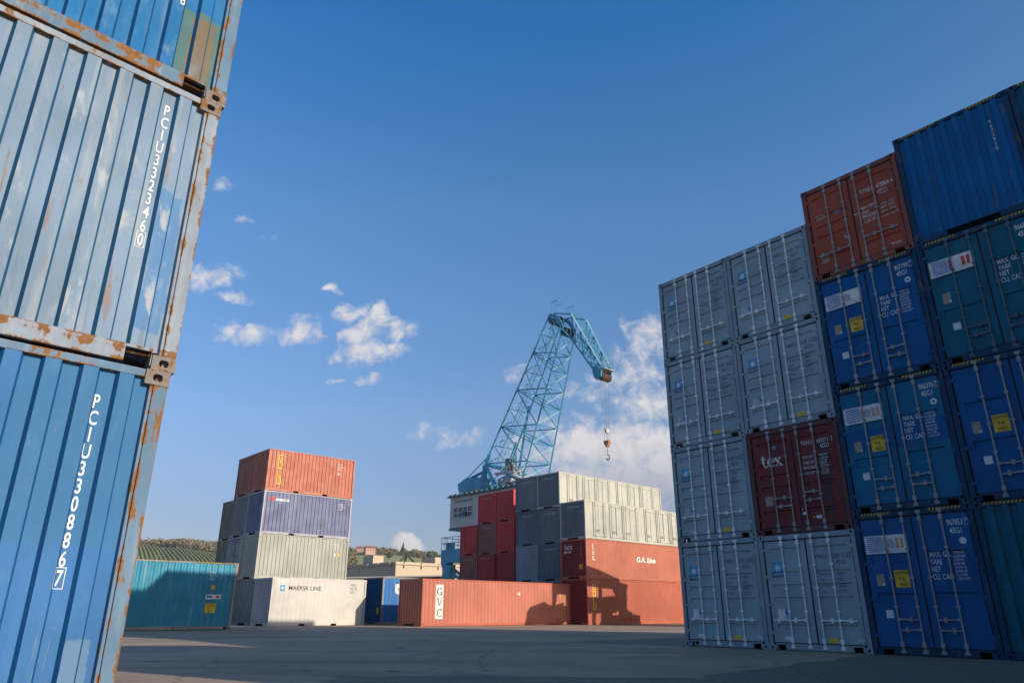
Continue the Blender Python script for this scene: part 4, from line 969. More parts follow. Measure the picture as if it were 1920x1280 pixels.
rn = {(0, 3): (REDP, 'bright red container at the top, right next to the grey ones'), (1, 3): (REDP, 'bright red container at the top beside the white crane house'),
      (0, 2): (REDP, 'bright red container third level next to the grey ones'), (1, 2): (BRWN2, 'grey brown container among the red ones, third level'), (2, 2): (REDP, 'red container third level at the left end, under the crane house'),
      (0, 1): (REDD, 'dark red container second level next to the lighter slate one'), (1, 1): (REDD, 'red container second level beneath the grey brown one'), (2, 1): (BRWN, 'brown red container second level at the left end beside the blue portal'),
      (0, 0): (REDD, 'dark red container at ground level behind the salmon one, nearest the grey ones'), (1, 0): (REDD, 'dark red container at ground level hidden behind the salmon one, middle'), (2, 0): (BRWN, 'brown container at ground level hidden behind the salmon one, left end')}
for (c, r), (mm, lab) in rn.items():
    o, S = far(lab, PD, c * WG, .04 * ((c + 2 * r) % 3), zB[r], L40, hB[r], mm, None, (), SIDE40, GRB)
    if (c, r) in ((1, 3), (1, 2), (1, 1), (2, 1)): k = MB(); smudge(S['end'], k, .45, 1.85, hB[r] - .42, .11, c * 5 + r); part(k, 'lettering', M_PINK, o)

# unseen stack added right of the camera to shade the yard
SB = (5.9, 6.1); YS = R(7.7)
for r in range(3):
    container('shipping_container', ('short grey container added beside the camera for shade, lowest of three', 'short grey container added beside the camera for shade, middle of three', 'short grey container added beside the camera for shade, top of three')[r],
              'unseen containers added for shade', (SB[0] + math.sin(YS) * W, SB[1] - math.cos(YS) * W, r * H), YS, L20, H, G_GREY, G_FRAME, False, False, (), SIDE40)

# ------------------------------------------------------------------ harbour crane
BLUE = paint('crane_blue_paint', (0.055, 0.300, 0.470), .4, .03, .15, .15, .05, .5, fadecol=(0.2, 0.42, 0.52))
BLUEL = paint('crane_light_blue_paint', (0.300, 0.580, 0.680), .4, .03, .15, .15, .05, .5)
HOUSEM = paint('crane_house_cladding', (0.560, 0.570, 0.560), .55, .02, .1, .2, .03, .5)
CK = 1.36
U = Vector((.6606, -.7507, 0)); V = Vector((.7507, .6606, 0))
crane = thing('harbour_crane', 'tall light blue lattice crane with bent jib rising behind the container stacks', 'crane', (-2.45 * CK, 65.95 * CK, CAMH * (1 - CK)), math.atan2(U.y, U.x))
crane.scale = (CK, CK, CK)
# local axes: x = direction the boom leans, y = across (the far side), z up
def C(u, w, z): return Vector((u, w, z))
def lerp(a, b, t): return a + (b - a) * t
B1, T1 = (0.0, 13.6), (8.15, 26.1); B3, T3 = (5.1, 11.5), (9.55, 23.8)
wB, wT = (0.0, 3.0), (0.65, 2.3)
def ch(side, t, far_):
    a, b = (B1, T1) if side == 0 else (B3, T3)
    return C(a[0] + (b[0] - a[0]) * t, wB[far_] + (wT[far_] - wB[far_]) * t, a[1] + (b[1] - a[1]) * t)
n = 8
b = MB()
for s in (0, 1):
    for f in (0, 1): b.bar(ch(s, -.02 if s == 0 else -.04, f), ch(s, 1, f), .13)
b.build('boom_chords', BLUE, crane)
b = MB(); c2 = MB()
for i in range(n + 1):
    t = i / n
    for s in (0, 1): b.bar(ch(s, t, 0), ch(s, t, 1), .07)
    for f in (0, 1): b.bar(ch(0, t, f), ch(1, t, f), .06) if i % 2 == 0 or i == n else None
    if i < n:
        t2 = (i + 1) / n
        for s in (0, 1):
            c2.bar(ch(s, t, 0), ch(s, t2, 1), .07); b.bar(ch(s, t, 1), ch(s, t2, 0), .065)
        for f in (0, 1):
            b.bar(ch(i % 2, t, f), ch(1 - i % 2, t2, f), .075)
    if i % 2 == 0: b.bar(ch(0, t, 0), ch(1, t, 1), .05)
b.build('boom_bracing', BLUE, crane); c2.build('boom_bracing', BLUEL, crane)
b = MB()   # ladder and walkway inside the boom
for i in range(64):
    t = i / 64; p = lerp(ch(0, t, 0), ch(0, t, 1), .35) + Vector((.25, 0, -.1)); q = lerp(ch(0, t, 0), ch(0, t, 1), .55) + Vector((.25, 0, -.1)); b.bar(p, q, .025)
for a in (.35, .55):
    b.bar(lerp(ch(0, 0, 0), ch(0, 0, 1), a) + Vector((.25, 0, -.1)), lerp(ch(0, 1, 0), ch(0, 1, 1), a) + Vector((.25, 0, -.1)), .035)
for i in range(22):
    t = i / 22; p = lerp(ch(0, t, 0), ch(0, t, 1), .45) + Vector((.25, 0, -.1)); b.tube(p, p + Vector((.35, .2, -.35)), .02, 4); 
b.build('ladder', BLUE, crane)
# boom head: two side plates with sheaves
for y in (.65, 2.3):
    b = MB(); b.prism([(8.75, 26.0), (9.0, 26.25), (9.7, 26.0), (10.4, 25.2), (10.7, 24.5), (10.5, 24.2), (10.15, 24.8), (9.75, 25.4), (9.3, 25.8)], lambda a, c, y=y: (a, y - .05, c), lambda a, c, y=y: (a, y + .05, c)); b.build('head_plate', BLUE, crane)
for (x, z, r) in ((9.0, 25.8, .5), (10.4, 24.2, .42)):
    b = MB()
    for y in (.95, 1.4, 1.85): b.tube((x, y, z), (x, y + .12, z), r, 16)
    b.build('sheave', mat('dark_steel', (0.04, 0.05, 0.06), .5, .5), crane)
# jib
J1, K1 = (11.0, 25.3), (13.8, 20.0); J3, K3 = (10.9, 23.0), (13.2, 19.4)
def jb(s, t, f):
    a, c = (J1, K1) if s == 0 else (J3, K3); w0 = (.55, 2.45)[f]; w1 = (.95, 2.15)[f]
    return C(a[0] + (c[0] - a[0]) * t, w0 + (w1 - w0) * t, a[1] + (c[1] - a[1]) * t)
b = MB(); b2 = MB()
for f in (0, 1): b2.bar(jb(0, 0, f), jb(0, 1, f), .12); b.bar(jb(1, 0, f), jb(1, 1, f), .11); b.bar(C(9.75, (.65, 2.3)[f], 24.3), jb(1, 0, f), .13); b.bar(C(8.8, (.65, 2.3)[f], 26.1), jb(0, 0, f), .10)
nj = 6
for i in range(nj + 1):
    t = i / nj
    for s in (0, 1): b.bar(jb(s, t, 0), jb(s, t, 1), .07)
    for f in (0, 1): b.bar(jb(0, t, f), jb(1, t, f), .06)
    if i < nj:
        for f in (0, 1): b.bar(jb(i % 2, t, f), jb(1 - i % 2, (i + 1) / nj, f), .07)
        for s in (0, 1): b.bar(jb(s, t, i % 2), jb(s, (i + 1) / nj, 1 - i % 2), .06)
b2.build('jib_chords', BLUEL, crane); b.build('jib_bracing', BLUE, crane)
b = MB()   # small platform rails and antenna on the head and jib
for (x, y, z) in ((9.2, .5, 26.2), (9.7, .5, 26.2), (9.2, 2.4, 26.2), (10.1, 2.4, 26.0)): b.tube((x, y, z), (x + .25, y, z + 1.1), .03, 5)
b.tube((9.4, .5, 27.1), (10.0, .5, 27.2), .025, 5); b.tube((9.4, 2.4, 27.1), (10.3, 2.4, 27.0), .025, 5); b.tube((9.4, .5, 27.1), (9.4, 2.4, 27.1), .025, 5)
for i in range(12):
    a0 = 2 * math.pi * i / 12; a1 = a0 + 2 * math.pi / 12
    b.tube((9.3 + .55 * math.cos(a0), 1.2 + .55 * math.sin(a0), 27.25), (9.3 + .55 * math.cos(a1), 1.2 + .55 * math.sin(a1), 27.25), .02, 4)
for t in (.35, .6, .85):
    for f in (0, 1): p = jb(0, t, f); b.tube(p, p + Vector((.25, 0, .75)), .03, 5)
b.build('guard_rail', BLUE, crane)
b = MB(); b.prism([(13.85, 19.0), (14.2, 19.5), (14.85, 18.9), (14.8, 18.35), (14.35, 18.15), (14.05, 18.4)], lambda a, c: (a, .85, c), lambda a, c: (a, .98, c)); b.prism([(13.85, 19.0), (14.2, 19.5), (14.85, 18.9), (14.8, 18.35), (14.35, 18.15), (14.05, 18.4)], lambda a, c: (a, 2.12, c), lambda a, c: (a, 2.25, c)); b.build('tip_plate', BLUE, crane)
b = MB()
for i in range(7): y = 1.05 + i * .16; b.tube((14.6, y, 18.45), (14.6, y + .07, 18.45), .34, 14)
b.build('tip_sheave', mat('rusty_steel', (0.19, 0.10, 0.07), .7, .2), crane)
b = MB(); b.box(14.3, 15.2, .9, 2.2, 18.98, 19.03)
for y in (.9, 2.2): b.tube((14.4, y, 19.0), (14.4, y, 19.7), .025, 4); b.tube((15.2, y, 19.0), (15.2, y, 19.7), .025, 4); b.tube((14.4, y, 19.7), (15.2, y, 19.7), .025, 4)
b.build('tip_platform', M_STEEL, crane)
b = MB()
for (x, y) in ((14.75, 1.25), (14.75, 1.85), (15.1, 1.25), (15.1, 1.85)): b.tube((x, y, 18.2), (14.93 + (x - 14.93) * .5, 1.55 + (y - 1.55) * .5, 13.9), .016, 4)
for y in (1.40, 1.70): b.tube((14.85, y, 13.6), (14.8, y, 12.9), .022, 4); b.tube((15.0, y, 13.6), (15.1, y, 12.9), .022, 4)
b.tube((14.94, 1.55, 12.35), (14.94, 1.55, 11.8), .035, 6)
b.build('hoist_rope', M_STEELD, crane)
b = MB(); b.box(14.84, 15.04, 1.42, 1.68, 13.6, 13.9); b.build('counter_block', mat('pale_block', (0.55, 0.50, 0.42), .6), crane)
b = MB(); b.prism([(14.65, 12.95), (14.68, 12.78), (14.90, 12.42), (14.98, 12.42), (15.20, 12.78), (15.23, 12.95)], lambda a, c: (a, 1.4, c), lambda a, c: (a, 1.7, c)); b.build('hook_block', mat('orange_brown_block', (0.42, 0.20, 0.09), .6), crane)
b = MB(); prev = None
for i in range(11):
    a = R(100 - i * 27); p = Vector((14.94 + .17 * math.cos(a), 1.55, 11.60 + .2 * math.sin(a)))
    if prev is not None: b.tube(prev, p, .055, 6)
    prev = p
b.build('hook', M_STEELD, crane)
for o_ in crane.children:
    n_ = o_.name.split('.')[0]
    sh = {'hoist_rope': (-1.33, 0, .75), 'counter_block': (-1.33, 0, .75), 'hook_block': (-1.33, 0, .75), 'hook': (-1.33, 0, .75), 'tip_plate': (-.95, 0, .6), 'tip_sheave': (-.95, 0, .6), 'tip_platform': (-.95, 0, .6),
          'head_plate': (-.82, 0, 0), 'sheave': (-.82, 0, 0), 'guard_rail': (-.7, 0, .05)}.get(n_)
    if sh: o_.data.transform(Matrix.Translation(sh))
# luffing bar from machine frame to the boom, A frame, counterweight
b = MB()
for y in (0, 3.0):
    b.bar(C(0, y, 13.5), C(-.15, y, 8), .42); b.bar(C(0, y, 13.5), C(3.1, y, 9.2), .34); b.bar(C(.1, y, 10.6), C(2.2, y, 10.5), .22)
    b.bar(C(0, y, 13.4), C(.65, y, 14.4), .30); b.bar(C(4.9, y, 11.4), C(3.6, y, 9.6), .22); b.bar(C(4.9, y, 11.4), C(6.2, y, 9.0), .24); b.bar(C(4.9, y, 11.4), C(3.0, y, 12.2), .14)
b.bar(C(0, 0, 13.5), C(0, 3.0, 13.5), .25); b.bar(C(5.0, 0, 11.3), C(5.0, 3, 11.3), .3)
b.bar(C(2.9, 1.5, 12.4), C(4.4, 1.5, 18.5), .20); b.bar(C(2.9, 1.2, 12.4), C(2.9, 1.2, 15.3), .16)
b.bar(C(2.2, .6, 12.6), C(3.6, .6, 15.0), .12); b.bar(C(3.9, 2.6, 10.3), C(2.3, 2.6, 12.9), .14)
b.build('machine_frame', BLUE, crane)
b = MB()
for y in (0.0, 3.0):
    b.bar(C(-.05, y, 12.9), C(-2.9, y, 12.35), .20); b.bar(C(-.1, y, 11.9), C(-2.6, y, 11.55), .22); b.bar(C(-1.2, y, 12.7), C(-1.2, y, 11.7), .14); b.bar(C(-.1, y, 12.9), C(-1.2, y, 11.7), .12)
    b.tube(C(.05, y, 14.0), C(-2.9, y, 12.45), .05, 5)
b.build('counterweight_arm', BLUE, crane)
b = MB(); b.prism([(-3.95, 12.15), (-2.7, 12.60), (-.25, 12.35), (-.15, 11.35), (-3.75, 11.35)], lambda a, c: (a, -.15, c), lambda a, c: (a, 3.15, c)); b.build('counterweight', BLUE, crane, bevel=.03)
b = MB(); b.box(.6, 4.4, .3, 2.7, 10.6, 10.72); b.box(1.2, 2.3, .5, 1.9, 10.8, 12.0); b.tube((2.6, .6, 12.0), (2.6, 2.2, 12.0), .42, 14); b.box(3.0, 3.9, .7, 1.7, 10.8, 11.7); b.tube((.9, 1.8, 11.5), (4.2, 1.8, 11.9), .15, 8); b.tube((1.0, .4, 12.55), (3.7, .4, 12.35), .13, 8); b.build('winch', mat('pale_machine_paint', (0.50, 0.50, 0.48), .5), crane)
b = MB(); b.tube((1.9, 1.3, 12.9), (1.9, 1.3, 13.9), .38, 12); b.tube((3.4, .9, 10.9), (3.4, 1.9, 10.9), .5, 14); b.build('winch_drum', mat('rusty_drum', (0.22, 0.12, 0.08), .7), crane)
b = MB()
for i in range(9): x = .4 + i * .5; b.tube((x, .05, 12.0), (x, .05, 13.0), .025, 4)
b.tube((.4, .05, 13.0), (4.4, .05, 13.0), .03, 4); b.tube((.4, .05, 12.5), (4.4, .05, 12.5), .025, 4)
for i in range(14):
    x = .6 + (i * 37 % 11) * .35; z = 11.0 + (i * 23 % 7) * .28; b.tube((x, .2 + (i % 4) * .6, z), (x + .5 - (i % 3) * .3, .3 + (i % 5) * .5, z + .7), .05, 5)
b.build('service_rail', M_STEEL, crane)
# machine house
HX0, HX1, HY0, HY1, HZ0, HZ1 = -1.95, 7.0, -2.35, 2.4, 7.75, 10.45
b = MB(); nn_ = 44
for i in range(nn_):
    x0 = HX0 + (HX1 - HX0) * i / nn_; x1 = HX0 + (HX1 - HX0) * (i + 1) / nn_; q = (x1 - x0)
    b.quad((x0, HY0, HZ0), (x0 + q * .5, HY0, HZ0), (x0 + q * .5, HY0, HZ1), (x0, HY0, HZ1)); b.quad((x0 + q * .5, HY0, HZ0), (x0 + q * .62, HY0 + .03, HZ0), (x0 + q * .62, HY0 + .03, HZ1), (x0 + q * .5, HY0, HZ1))
    b.quad((x0 + q * .62, HY0 + .03, HZ0), (x0 + q * .88, HY0 + .03, HZ0), (x0 + q * .88, HY0 + .03, HZ1), (x0 + q * .62, HY0 + .03, HZ1)); b.quad((x0 + q * .88, HY0 + .03, HZ0), (x1, HY0, HZ0), (x1, HY0, HZ1), (x0 + q * .88, HY0 + .03, HZ1))
b.quad((HX0, HY0, HZ0), (HX0, HY1, HZ0), (HX0, HY1, HZ1), (HX0, HY0, HZ1)); b.quad((HX1, HY0, HZ0), (HX1, HY1, HZ0), (HX1, HY1, HZ1), (HX1, HY0, HZ1)); b.quad((HX0, HY1, HZ0), (HX1, HY1, HZ0), (HX1, HY1, HZ1), (HX0, HY1, HZ1))
b.box(HX0 - .03, HX0 + .10, HY0 - .03, HY0 - .004, HZ0, HZ1); b.box(HX0, HX1, HY0 + .05, HY1, HZ0, HZ0 + .05)
house = b.build('machine_house', HOUSEM, crane)
b = MB()
for i in range(14):
    x = HX0 - .25 + i * .70; b.prism([(x, HZ1 + .02), (x + .69, HZ1 + .02), (x + .69, HZ1 + .20), (x + .45, HZ1 + .20)], lambda a, c: (a, HY0 - .25, c), lambda a, c: (a, HY1 + .2, c))
b.box(HX0 - .3, HX1 + .2, HY0 - .3, HY1 + .25, HZ1 - .03, HZ1 + .018); b.box(HX0 - .1, HX1, HY0 - .05, HY1, HZ0 - .22, HZ0 - .02); b.build('roof', mat('teal_roof_sheet', (0.02, 0.14, 0.20), .5), house)
wx0, wx1 = HX0 + .48, HX0 + 3.2
b = MB(); b.box(wx0, wx1, HY0 - .012, HY0 - .004, HZ0 + .80, HZ0 + 1.72); b.build('window', mat('window_glass', (0.05, 0.06, 0.075), .08), house)
b = MB()
for i in range(5): x = wx0 + (wx1 - wx0) * i / 4; b.box(x - .028, x + .028, HY0 - .05, HY0 - .012, HZ0 + .78, HZ0 + 1.74)
for z in (.78, 1.235, 1.70): b.box(wx0 - .028, wx1 + .028, HY0 - .045, HY0 - .0125, HZ0 + z, HZ0 + z + .05)
b.build('window_frame', M_WHITE, house)
b = MB(); x = wx0 + (wx1 - wx0) * .5; b.hull([(x + .03 + i * .62, HY0 - .06 - (.02 + .28 * (1 - k)), HZ0 + .86 + .38 * k + .02 * j) for i in (0, 1) for j in (0, 1) for k in (0, 1)]); b.build('open_pane', mat('window_glass', (0.05, 0.06, 0.075), .08), house)
b = MB()
for i in range(4): x = wx0 + (wx1 - wx0) * i / 4; b.box(x + .04, x + (wx1 - wx0) / 4 - .04, HY0 - .014, HY0 - .003, HZ0 + 2.12, HZ0 + 2.34)
b.build('vent_panel', mat('louvre_grey', (0.25, 0.26, 0.26), .6), house)
# portal
b = MB(); px0, px1, py0, py1 = -2.35, 9.0, -2.6, 6.0
for y in (py0, py1):
    b.prism([(px0, 5.85), (px1, 5.85), (px1, 5.0), (px1 - .4, 4.6), (px0 + 1.0, 4.75), (px0 + .25, 4.35), (px0, 4.7)], lambda a, c, y=y: (a, y - .35, c), lambda a, c, y=y: (a, y + .35, c))
b.box(px0 + .1, px0 + .9, py0, py1, 4.9, 5.8); b.box(px1 - .9, px1 - .1, py0, py1, 4.9, 5.8); b.box(px0 + .9, px1 - .9, py0 + .4, py1 - .4, 5.1, 5.3); b.build('portal_deck', BLUE, crane)
for x in (px0 + .75, px1 - .7):
    for y in (py0, py1):
        b = MB(); b.hull([(x + (-.55 + .25 * (1 - k) if i == 0 else .55 - .25 * (1 - k)), y + (-.33 if j == 0 else .33), 0.5 + 4.1 * k) for i in (0, 1) for j in (0, 1) for k in (0, 1)]); b.box(x - .9, x + .9, y - .3, y + .3, .12, .6); b.build('portal_leg', BLUE, crane)
b = MB()
for x in (px0 + .75, px1 - .7): b.bar((x, py0, 4.6), (x, (py0 + py1) / 2, 2.0), .22); b.bar((x, py1, 4.6), (x, (py0 + py1) / 2, 2.0), .22); b.bar((x, py0, 2.0), (x, py1, 2.0), .25)
b.bar((px0 + .75, py0, 4.6), (px0 + 3.4, py0, 4.5 - 2.2), .2); b.build('portal_brace', BLUE, crane)
b = MB(); b.tube((2.5, 1.5, 5.3), (2.5, 1.5, 7.6), 1.5, 24); b.build('slewing_column', BLUE, crane)
b = MB()
for i in range(16):
    x = px0 + .05 + i * .8; b.tube((x, py0 - .35, 5.85), (x, py0 - .35, 6.9), .028, 4)
for i in range(8): y = py0 + i * 1.1; b.tube((px0 + .05, y, 5.85), (px0 + .05, y, 6.9), .028, 4)
for z in (6.4, 6.9): b.tube((px0 + .05, py0 - .35, z), (px1 - .1, py0 - .35, z), .028, 4); b.tube((px0 + .05, py0 - .35, z), (px0 + .05, py1, z), .028, 4)
b.build('deck_railing', BLUE, crane)
b = MB(); b.tube((px0 + .75, py0 + .1, 5.85), (px0 + .75, py0 + .1, 6.45), .40, 12); b.build('bollard_drum', BLUE, crane)

# ------------------------------------------------------------------ reach stacker working behind the right-hand stack; its shadow falls on the salmon containers
rs_dir = dB; kk = 11.6
Prs = Vector((PA[0], PA[1], 0)) + sdir * (kk / math.cos(SUN_EL)); zo = kk * math.tan(SUN_EL); so_ = sdir.dot(dB) * 0
rs = thing('reach_stacker', 'yellow lifting truck behind the right stack, casting its shadow on the salmon containers', 'reach stacker', (Prs.x, Prs.y, 0), YB)
M_RS = paint('lifting_truck_yellow', (0.55, 0.33, 0.03), .45, .05, .1, .2, .05, .6)
def pr(name, pts, y0, y1, m=M_RS, par=rs):
    b = MB(); b.prism([(a, c + zo) for a, c in pts], lambda a, c: (a, y0, c), lambda a, c: (a, y1, c)); return b.build(name, m, par)
pr('lifting_arm', [(-1.25, 1.5), (-1.25, 3.75), (-.6, 3.8), (1.05, 3.5), (3.2, 2.92), (3.3, 2.69), (4.15, 2.57), (3.95, 1.75), (2.95, 1.6), (2.6, 2.30), (-.85, 2.50), (-.97, 1.83)], -.12, .12)
pr('spreader', [(-3.98, .0), (-3.5, 1.15), (-3.4, 1.5), (-2.5, 1.75), (-2.06, 1.85), (-1.77, 1.66), (-1.2, 1.62), (-.3, 1.84), (-.3, .62), (-1.7, .48), (-1.9, .68), (-3.04, .68), (-3.55, .12)], -.35, .35)
pr('cab', [(-.3, 1.64), (1.15, 1.62), (2.6, 1.75), (2.95, 1.6), (2.95, .85), (-.3, .8)], -.3, .3)
pr('strut', [(.55, 1.0), (.80, 1.0), (.62, -.4), (.35, -.4)], -.2, .2); pr('strut', [(1.15, 2.40), (1.4, 2.40), (1.4, 1.6), (1.15, 1.6)], -.2, .2)
pr('engine_cover', [(1.45, .85), (2.3, .9), (2.35, -.6), (1.25, -.6)], -.5, .5); pr('rear_frame', [(2.95, 1.7), (3.95, 1.8), (3.84, .85), (4.05, .68), (4.38, .62), (4.45, .46), (4.72, .52), (4.92, .2), (4.95, -.6), (3.2, -.6), (3.2, .9)], -.5, .5)
pr('sill', [(1.2, .18), (5.0, .15), (5.0, -1.2), (1.2, -1.2)], -1.3, 1.3)
b = MB(); b.box(-.6, 6.2, -1.3, 1.3, .75, zo - .6); b.build('chassis', M_RS, rs)
for x in (.4, 5.0):
    for y in (-1.6, 1.05):
        b = MB(); b.tube((x, y, .85), (x, y + .55, .85), .85, 24); w_ = b.build('wheel', M_BLACK, rs); b = MB(); b.tube((x, y - .02, .85), (x, y + .57, .85), .4, 16); b.build('rim', M_RS, w_)

# ------------------------------------------------------------------ warehouse buildings behind the yard
BEIGE = mat('beige_render', (0.52, 0.43, 0.32), .85); BEIGE2 = mat('grey_render', (0.30, 0.29, 0.29), .85)
def building(name, label, cat, P, L, D, z1, m, ledges=(), boxes=()):
    o = thing(name, label, cat, (P[0], P[1], 0), YB)
    b = MB(); b.box(0, L, 0, D, 0, z1); b.build('wall', m, o)
    for z, t in ledges:
        b = MB(); b.box(-.25, L + .25, -.25, D + .25, z - t, z)
        for i in range(int(L / 4.2)): b.box(1.8 + i * 4.2, 2.05 + i * 4.2, -.38, -.255, z - .9, z + .25)
        for i in range(int(D / 4.2)): b.box(-.38, -.255, 1.8 + i * 4.2, 2.05 + i * 4.2, z - .9, z + .25)
        b.build('ledge', m, o)
    for (x0, x1, y0, y1, zz) in boxes:
        b = MB(); b.box(x0, x1, y0, y1, z1 + .005, zz); b.build('roof_house', m, o)
    return o
building('warehouse', 'flat roofed beige warehouse with ledges beyond the blue container', 'building', (-22.9, 148.3), 36, 20, 10.0, BEIGE, ((9.75, .3), (6.9, .25)), ((-1.0 + 1.1, 1.2 + 1.4, 9, 13, 11.6), (11.6, 15.5, 3, 8, 11.5)))
o = thing('warehouse_shed', 'long low grey shed in front of the beige warehouse', 'building', (-28.5, 128, 0), math.atan2(.2, 1))
b = MB(); b.box(0, 30, 0, 10, 0, 5.9); b.build('wall', BEIGE2, o); b = MB(); b.hull([(i * 31 - .5, j * 10.6 - .3, 5.92 + .22 * k + i * .95) for i in (0, 1) for j in (0, 1) for k in (0, 1)]); b.build('roof', BEIGE2, o)
g = thing('grab_crane', 'small dark tripod frame of a crane rising above the beige warehouse', 'crane', (-27.5, 196, 0))
b = MB(); top = Vector((0, 0, 14.6))
for p in ((-3.6, -1, 0), (4.2, -1, 0), (-1.3, 2, 0)): b.tube(Vector(p) + Vector((0, 0, 11.0)), top, .24, 6); b.tube(Vector((p[0], p[1], 0)), Vector(p) + Vector((0, 0, 11.0)), .24, 6)
b.box(-.45, .45, -.4, .4, 14.1, 15.0); b.tube((0, 0, 15), (.15, 0, 15.5), .15, 6); b.build('frame', mat('dark_crane_steel', (0.06, 0.065, 0.07), .6), g)

# ------------------------------------------------------------------ hills with vineyard and autumn woods
def interp(tab, x):
    if x <= tab[0][0]: return tab[0][1]
    for (a, b_), (c, d) in zip(tab, tab[1:]):
        if x <= c: return b_ + (d - b_) * (x - a) / (c - a)
    return tab[-1][1]
# ridge height against direction x/y ; crest at about 820 m
RIDGE = [(-3, 40), (-1.2, 62), (-.60, 64), (-.52, 63), (-.495, 61.5), (-.47, 60.5), (-.44, 62), (-.40, 60), (-.36, 55), (-.31, 53), (-.26, 54), (-.22, 57), (-.19, 58), (-.16, 57.5), (-.14, 56.5), (-.12, 54.5), (-.09, 51.5), (-.05, 45), (.1, 38), (.5, 30), (1.2, 22), (3, 15)]
def hill(x, y):
    d = math.hypot(x, y)
    a = x / max(y, 1.0) if y > 0 else (3 if x > 0 else -3)
    h_ = interp(RIDGE, a) * (d / 820 if d > 820 else 1.0)
    t = min(1, max(0, (d - 330) / 490)); s = t * t * (3 - 2 * t) * .35 + t * .65
    z = h_ * s + 2.2 * (noise.noise(Vector((x * .008, y * .008, 0)))) * min(1, t * 4) * (1 - .6 * t)
    if d > 820: z = h_ * max(.3, 1 - (d - 820) / 1500)
    return z - (.5 if t <= 0 else 0)
b = MB(); NA, ND = 130, 46; ds = [325 + i * 15 for i in range(34)] + [840, 870, 920, 1000, 1100, 1250, 1400, 1600, 1900, 2300, 2800, 3600]
ND = len(ds)
for j in range(ND):
    for i in range(NA + 1):
        a = R(-62 + 124 * i / NA); x = ds[j] * math.sin(a); y = ds[j] * math.cos(a); b.v.append((x, y, hill(x, y)))
for j in range(ND - 1):
    for i in range(NA): b.f.append((j * (NA + 1) + i, j * (NA + 1) + i + 1, (j + 1) * (NA + 1) + i + 1, (j + 1) * (NA + 1) + i))
m = bpy.data.materials.new('hill_grass'); m.use_nodes = True; t = m.node_tree; bs = t.nodes['Principled BSDF']; oc = N(t, 'ShaderNodeTexCoord')
nz_ = N(t, 'ShaderNodeTexNoise'); nz_.inputs['Scale'].default_value = .012; nz_.inputs['Detail'].default_value = 6; t.links.new(oc.outputs['Object'], nz_.inputs['Vector'])
t.links.new(mixc(t, ramp(t, nz_.outputs[0], .35, .65), (0.25, 0.27, 0.085), (0.33, 0.32, 0.12)), bs.inputs['Base Color']); bs.inputs['Roughness'].default_value = .95
tag(b.build('hills', m, smooth=True), kind='structure')
# vine rows
b = MB(); rnd = random.Random(5)
def vine_ok(x, y):
    a = x / y; d = math.hypot(x, y)
    if -.56 < a < -.35: return 470 < d < interp([(-.56, 812), (-.49, 808), (-.46, 770), (-.40, 690), (-.35, 640)], a)
    if False: return 560 < d < interp([(-.235, 700), (-.20, 760), (-.16, 790), (-.08, 800)], a)
    return False
vx, vy = math.cos(R(118)), math.sin(R(118)); nx_, ny_ = -vy, vx
for r_ in range(-300, 300):
    off = r_ * 3.1; seg = None
    for s_ in range(0, 150):
        q = 430 + s_ * 6.0
        x = -320 + vx * (q - 700) + nx_ * off; y = 560 + vy * (q - 700) * 1.0 + ny_ * off
        if y > 50 and vine_ok(x, y):
            z = hill(x, y); w = .75; hh = 1.1 + rnd.uniform(-.3, .3)
            cur = [(x + nx_ * w * k_, y + ny_ * w * k_, z + e_) for k_, e_ in ((-1, 0), (-.7, hh), (.7, hh), (1, 0))]
            if seg is not None: b.add(seg + cur, [(0, 1, 5, 4), (1, 2, 6, 5), (2, 3, 7, 6)])
            seg = cur
        else: seg = None
tag(b.build('vineyard_rows', mat('vine_leaf', (0.235, 0.245, 0.075), .9)), kind='stuff', label='green vine rows on the slope of the hill', cat='vineyard')
def foliage(name, cols, rough=.9):
    m = bpy.data.materials.new(name); m.use_nodes = True; t = m.node_tree; bs = t.nodes['Principled BSDF']; oc = N(t, 'ShaderNodeTexCoord')
    a = N(t, 'ShaderNodeTexNoise'); a.inputs['Scale'].default_value = .09; a.inputs['Detail'].default_value = 3; t.links.new(oc.outputs['Object'], a.inputs['Vector'])
    r = N(t, 'ShaderNodeValToRGB'); t.links.new(a.outputs[0], r.inputs[0]); e = r.color_ramp.elements
    e[0].position = .28; e[0].color = (*cols[0], 1); e[1].position = .72; e[1].color = (*cols[-1], 1)
    for i, c in enumerate(cols[1:-1]): x = e.new(.28 + .44 * (i + 1) / (len(cols) - 1)); x.color = (*c, 1)
    t.links.new(r.outputs[0], bs.inputs['Base Color']); bs.inputs['Roughness'].default_value = rough; return m
FOL = foliage('autumn_foliage', [(0.11, 0.13, 0.06), (0.23, 0.16, 0.10), (0.15, 0.155, 0.075), (0.27, 0.21, 0.11), (0.19, 0.14, 0.115)])
FOLD = foliage('dark_foliage', [(0.035, 0.055, 0.03), (0.07, 0.09, 0.045), (0.09, 0.085, 0.05)])
def crown(b, c, rx, rz, rnd, n=90, leaf=.8, cone=False):
    for i in range(n):
        while True:
            p = Vector((rnd.uniform(-1, 1), rnd.uniform(-1, 1), rnd.uniform(-1, 1)))
            if .35 < p.length < 1: break
        if cone: k_ = (1 - p.z) / 2; p = Vector((p.x * k_ * 1.1, p.y * k_ * 1.1, p.z))
        q = Vector((c[0] + p.x * rx, c[1] + p.y * rx, c[2] + p.z * rz)); a = Vector((rnd.gauss(0, 1), rnd.gauss(0, 1), rnd.gauss(0, 1))).normalized(); d = a.orthogonal().normalized(); e = a.cross(d)
        s_ = leaf * rnd.uniform(.6, 1.3)
        b.add([q + d * s_, q + e * s_, q - d * s_, q - e * s_ * rnd.uniform(.5, 1)], [(0, 1, 2, 3)])
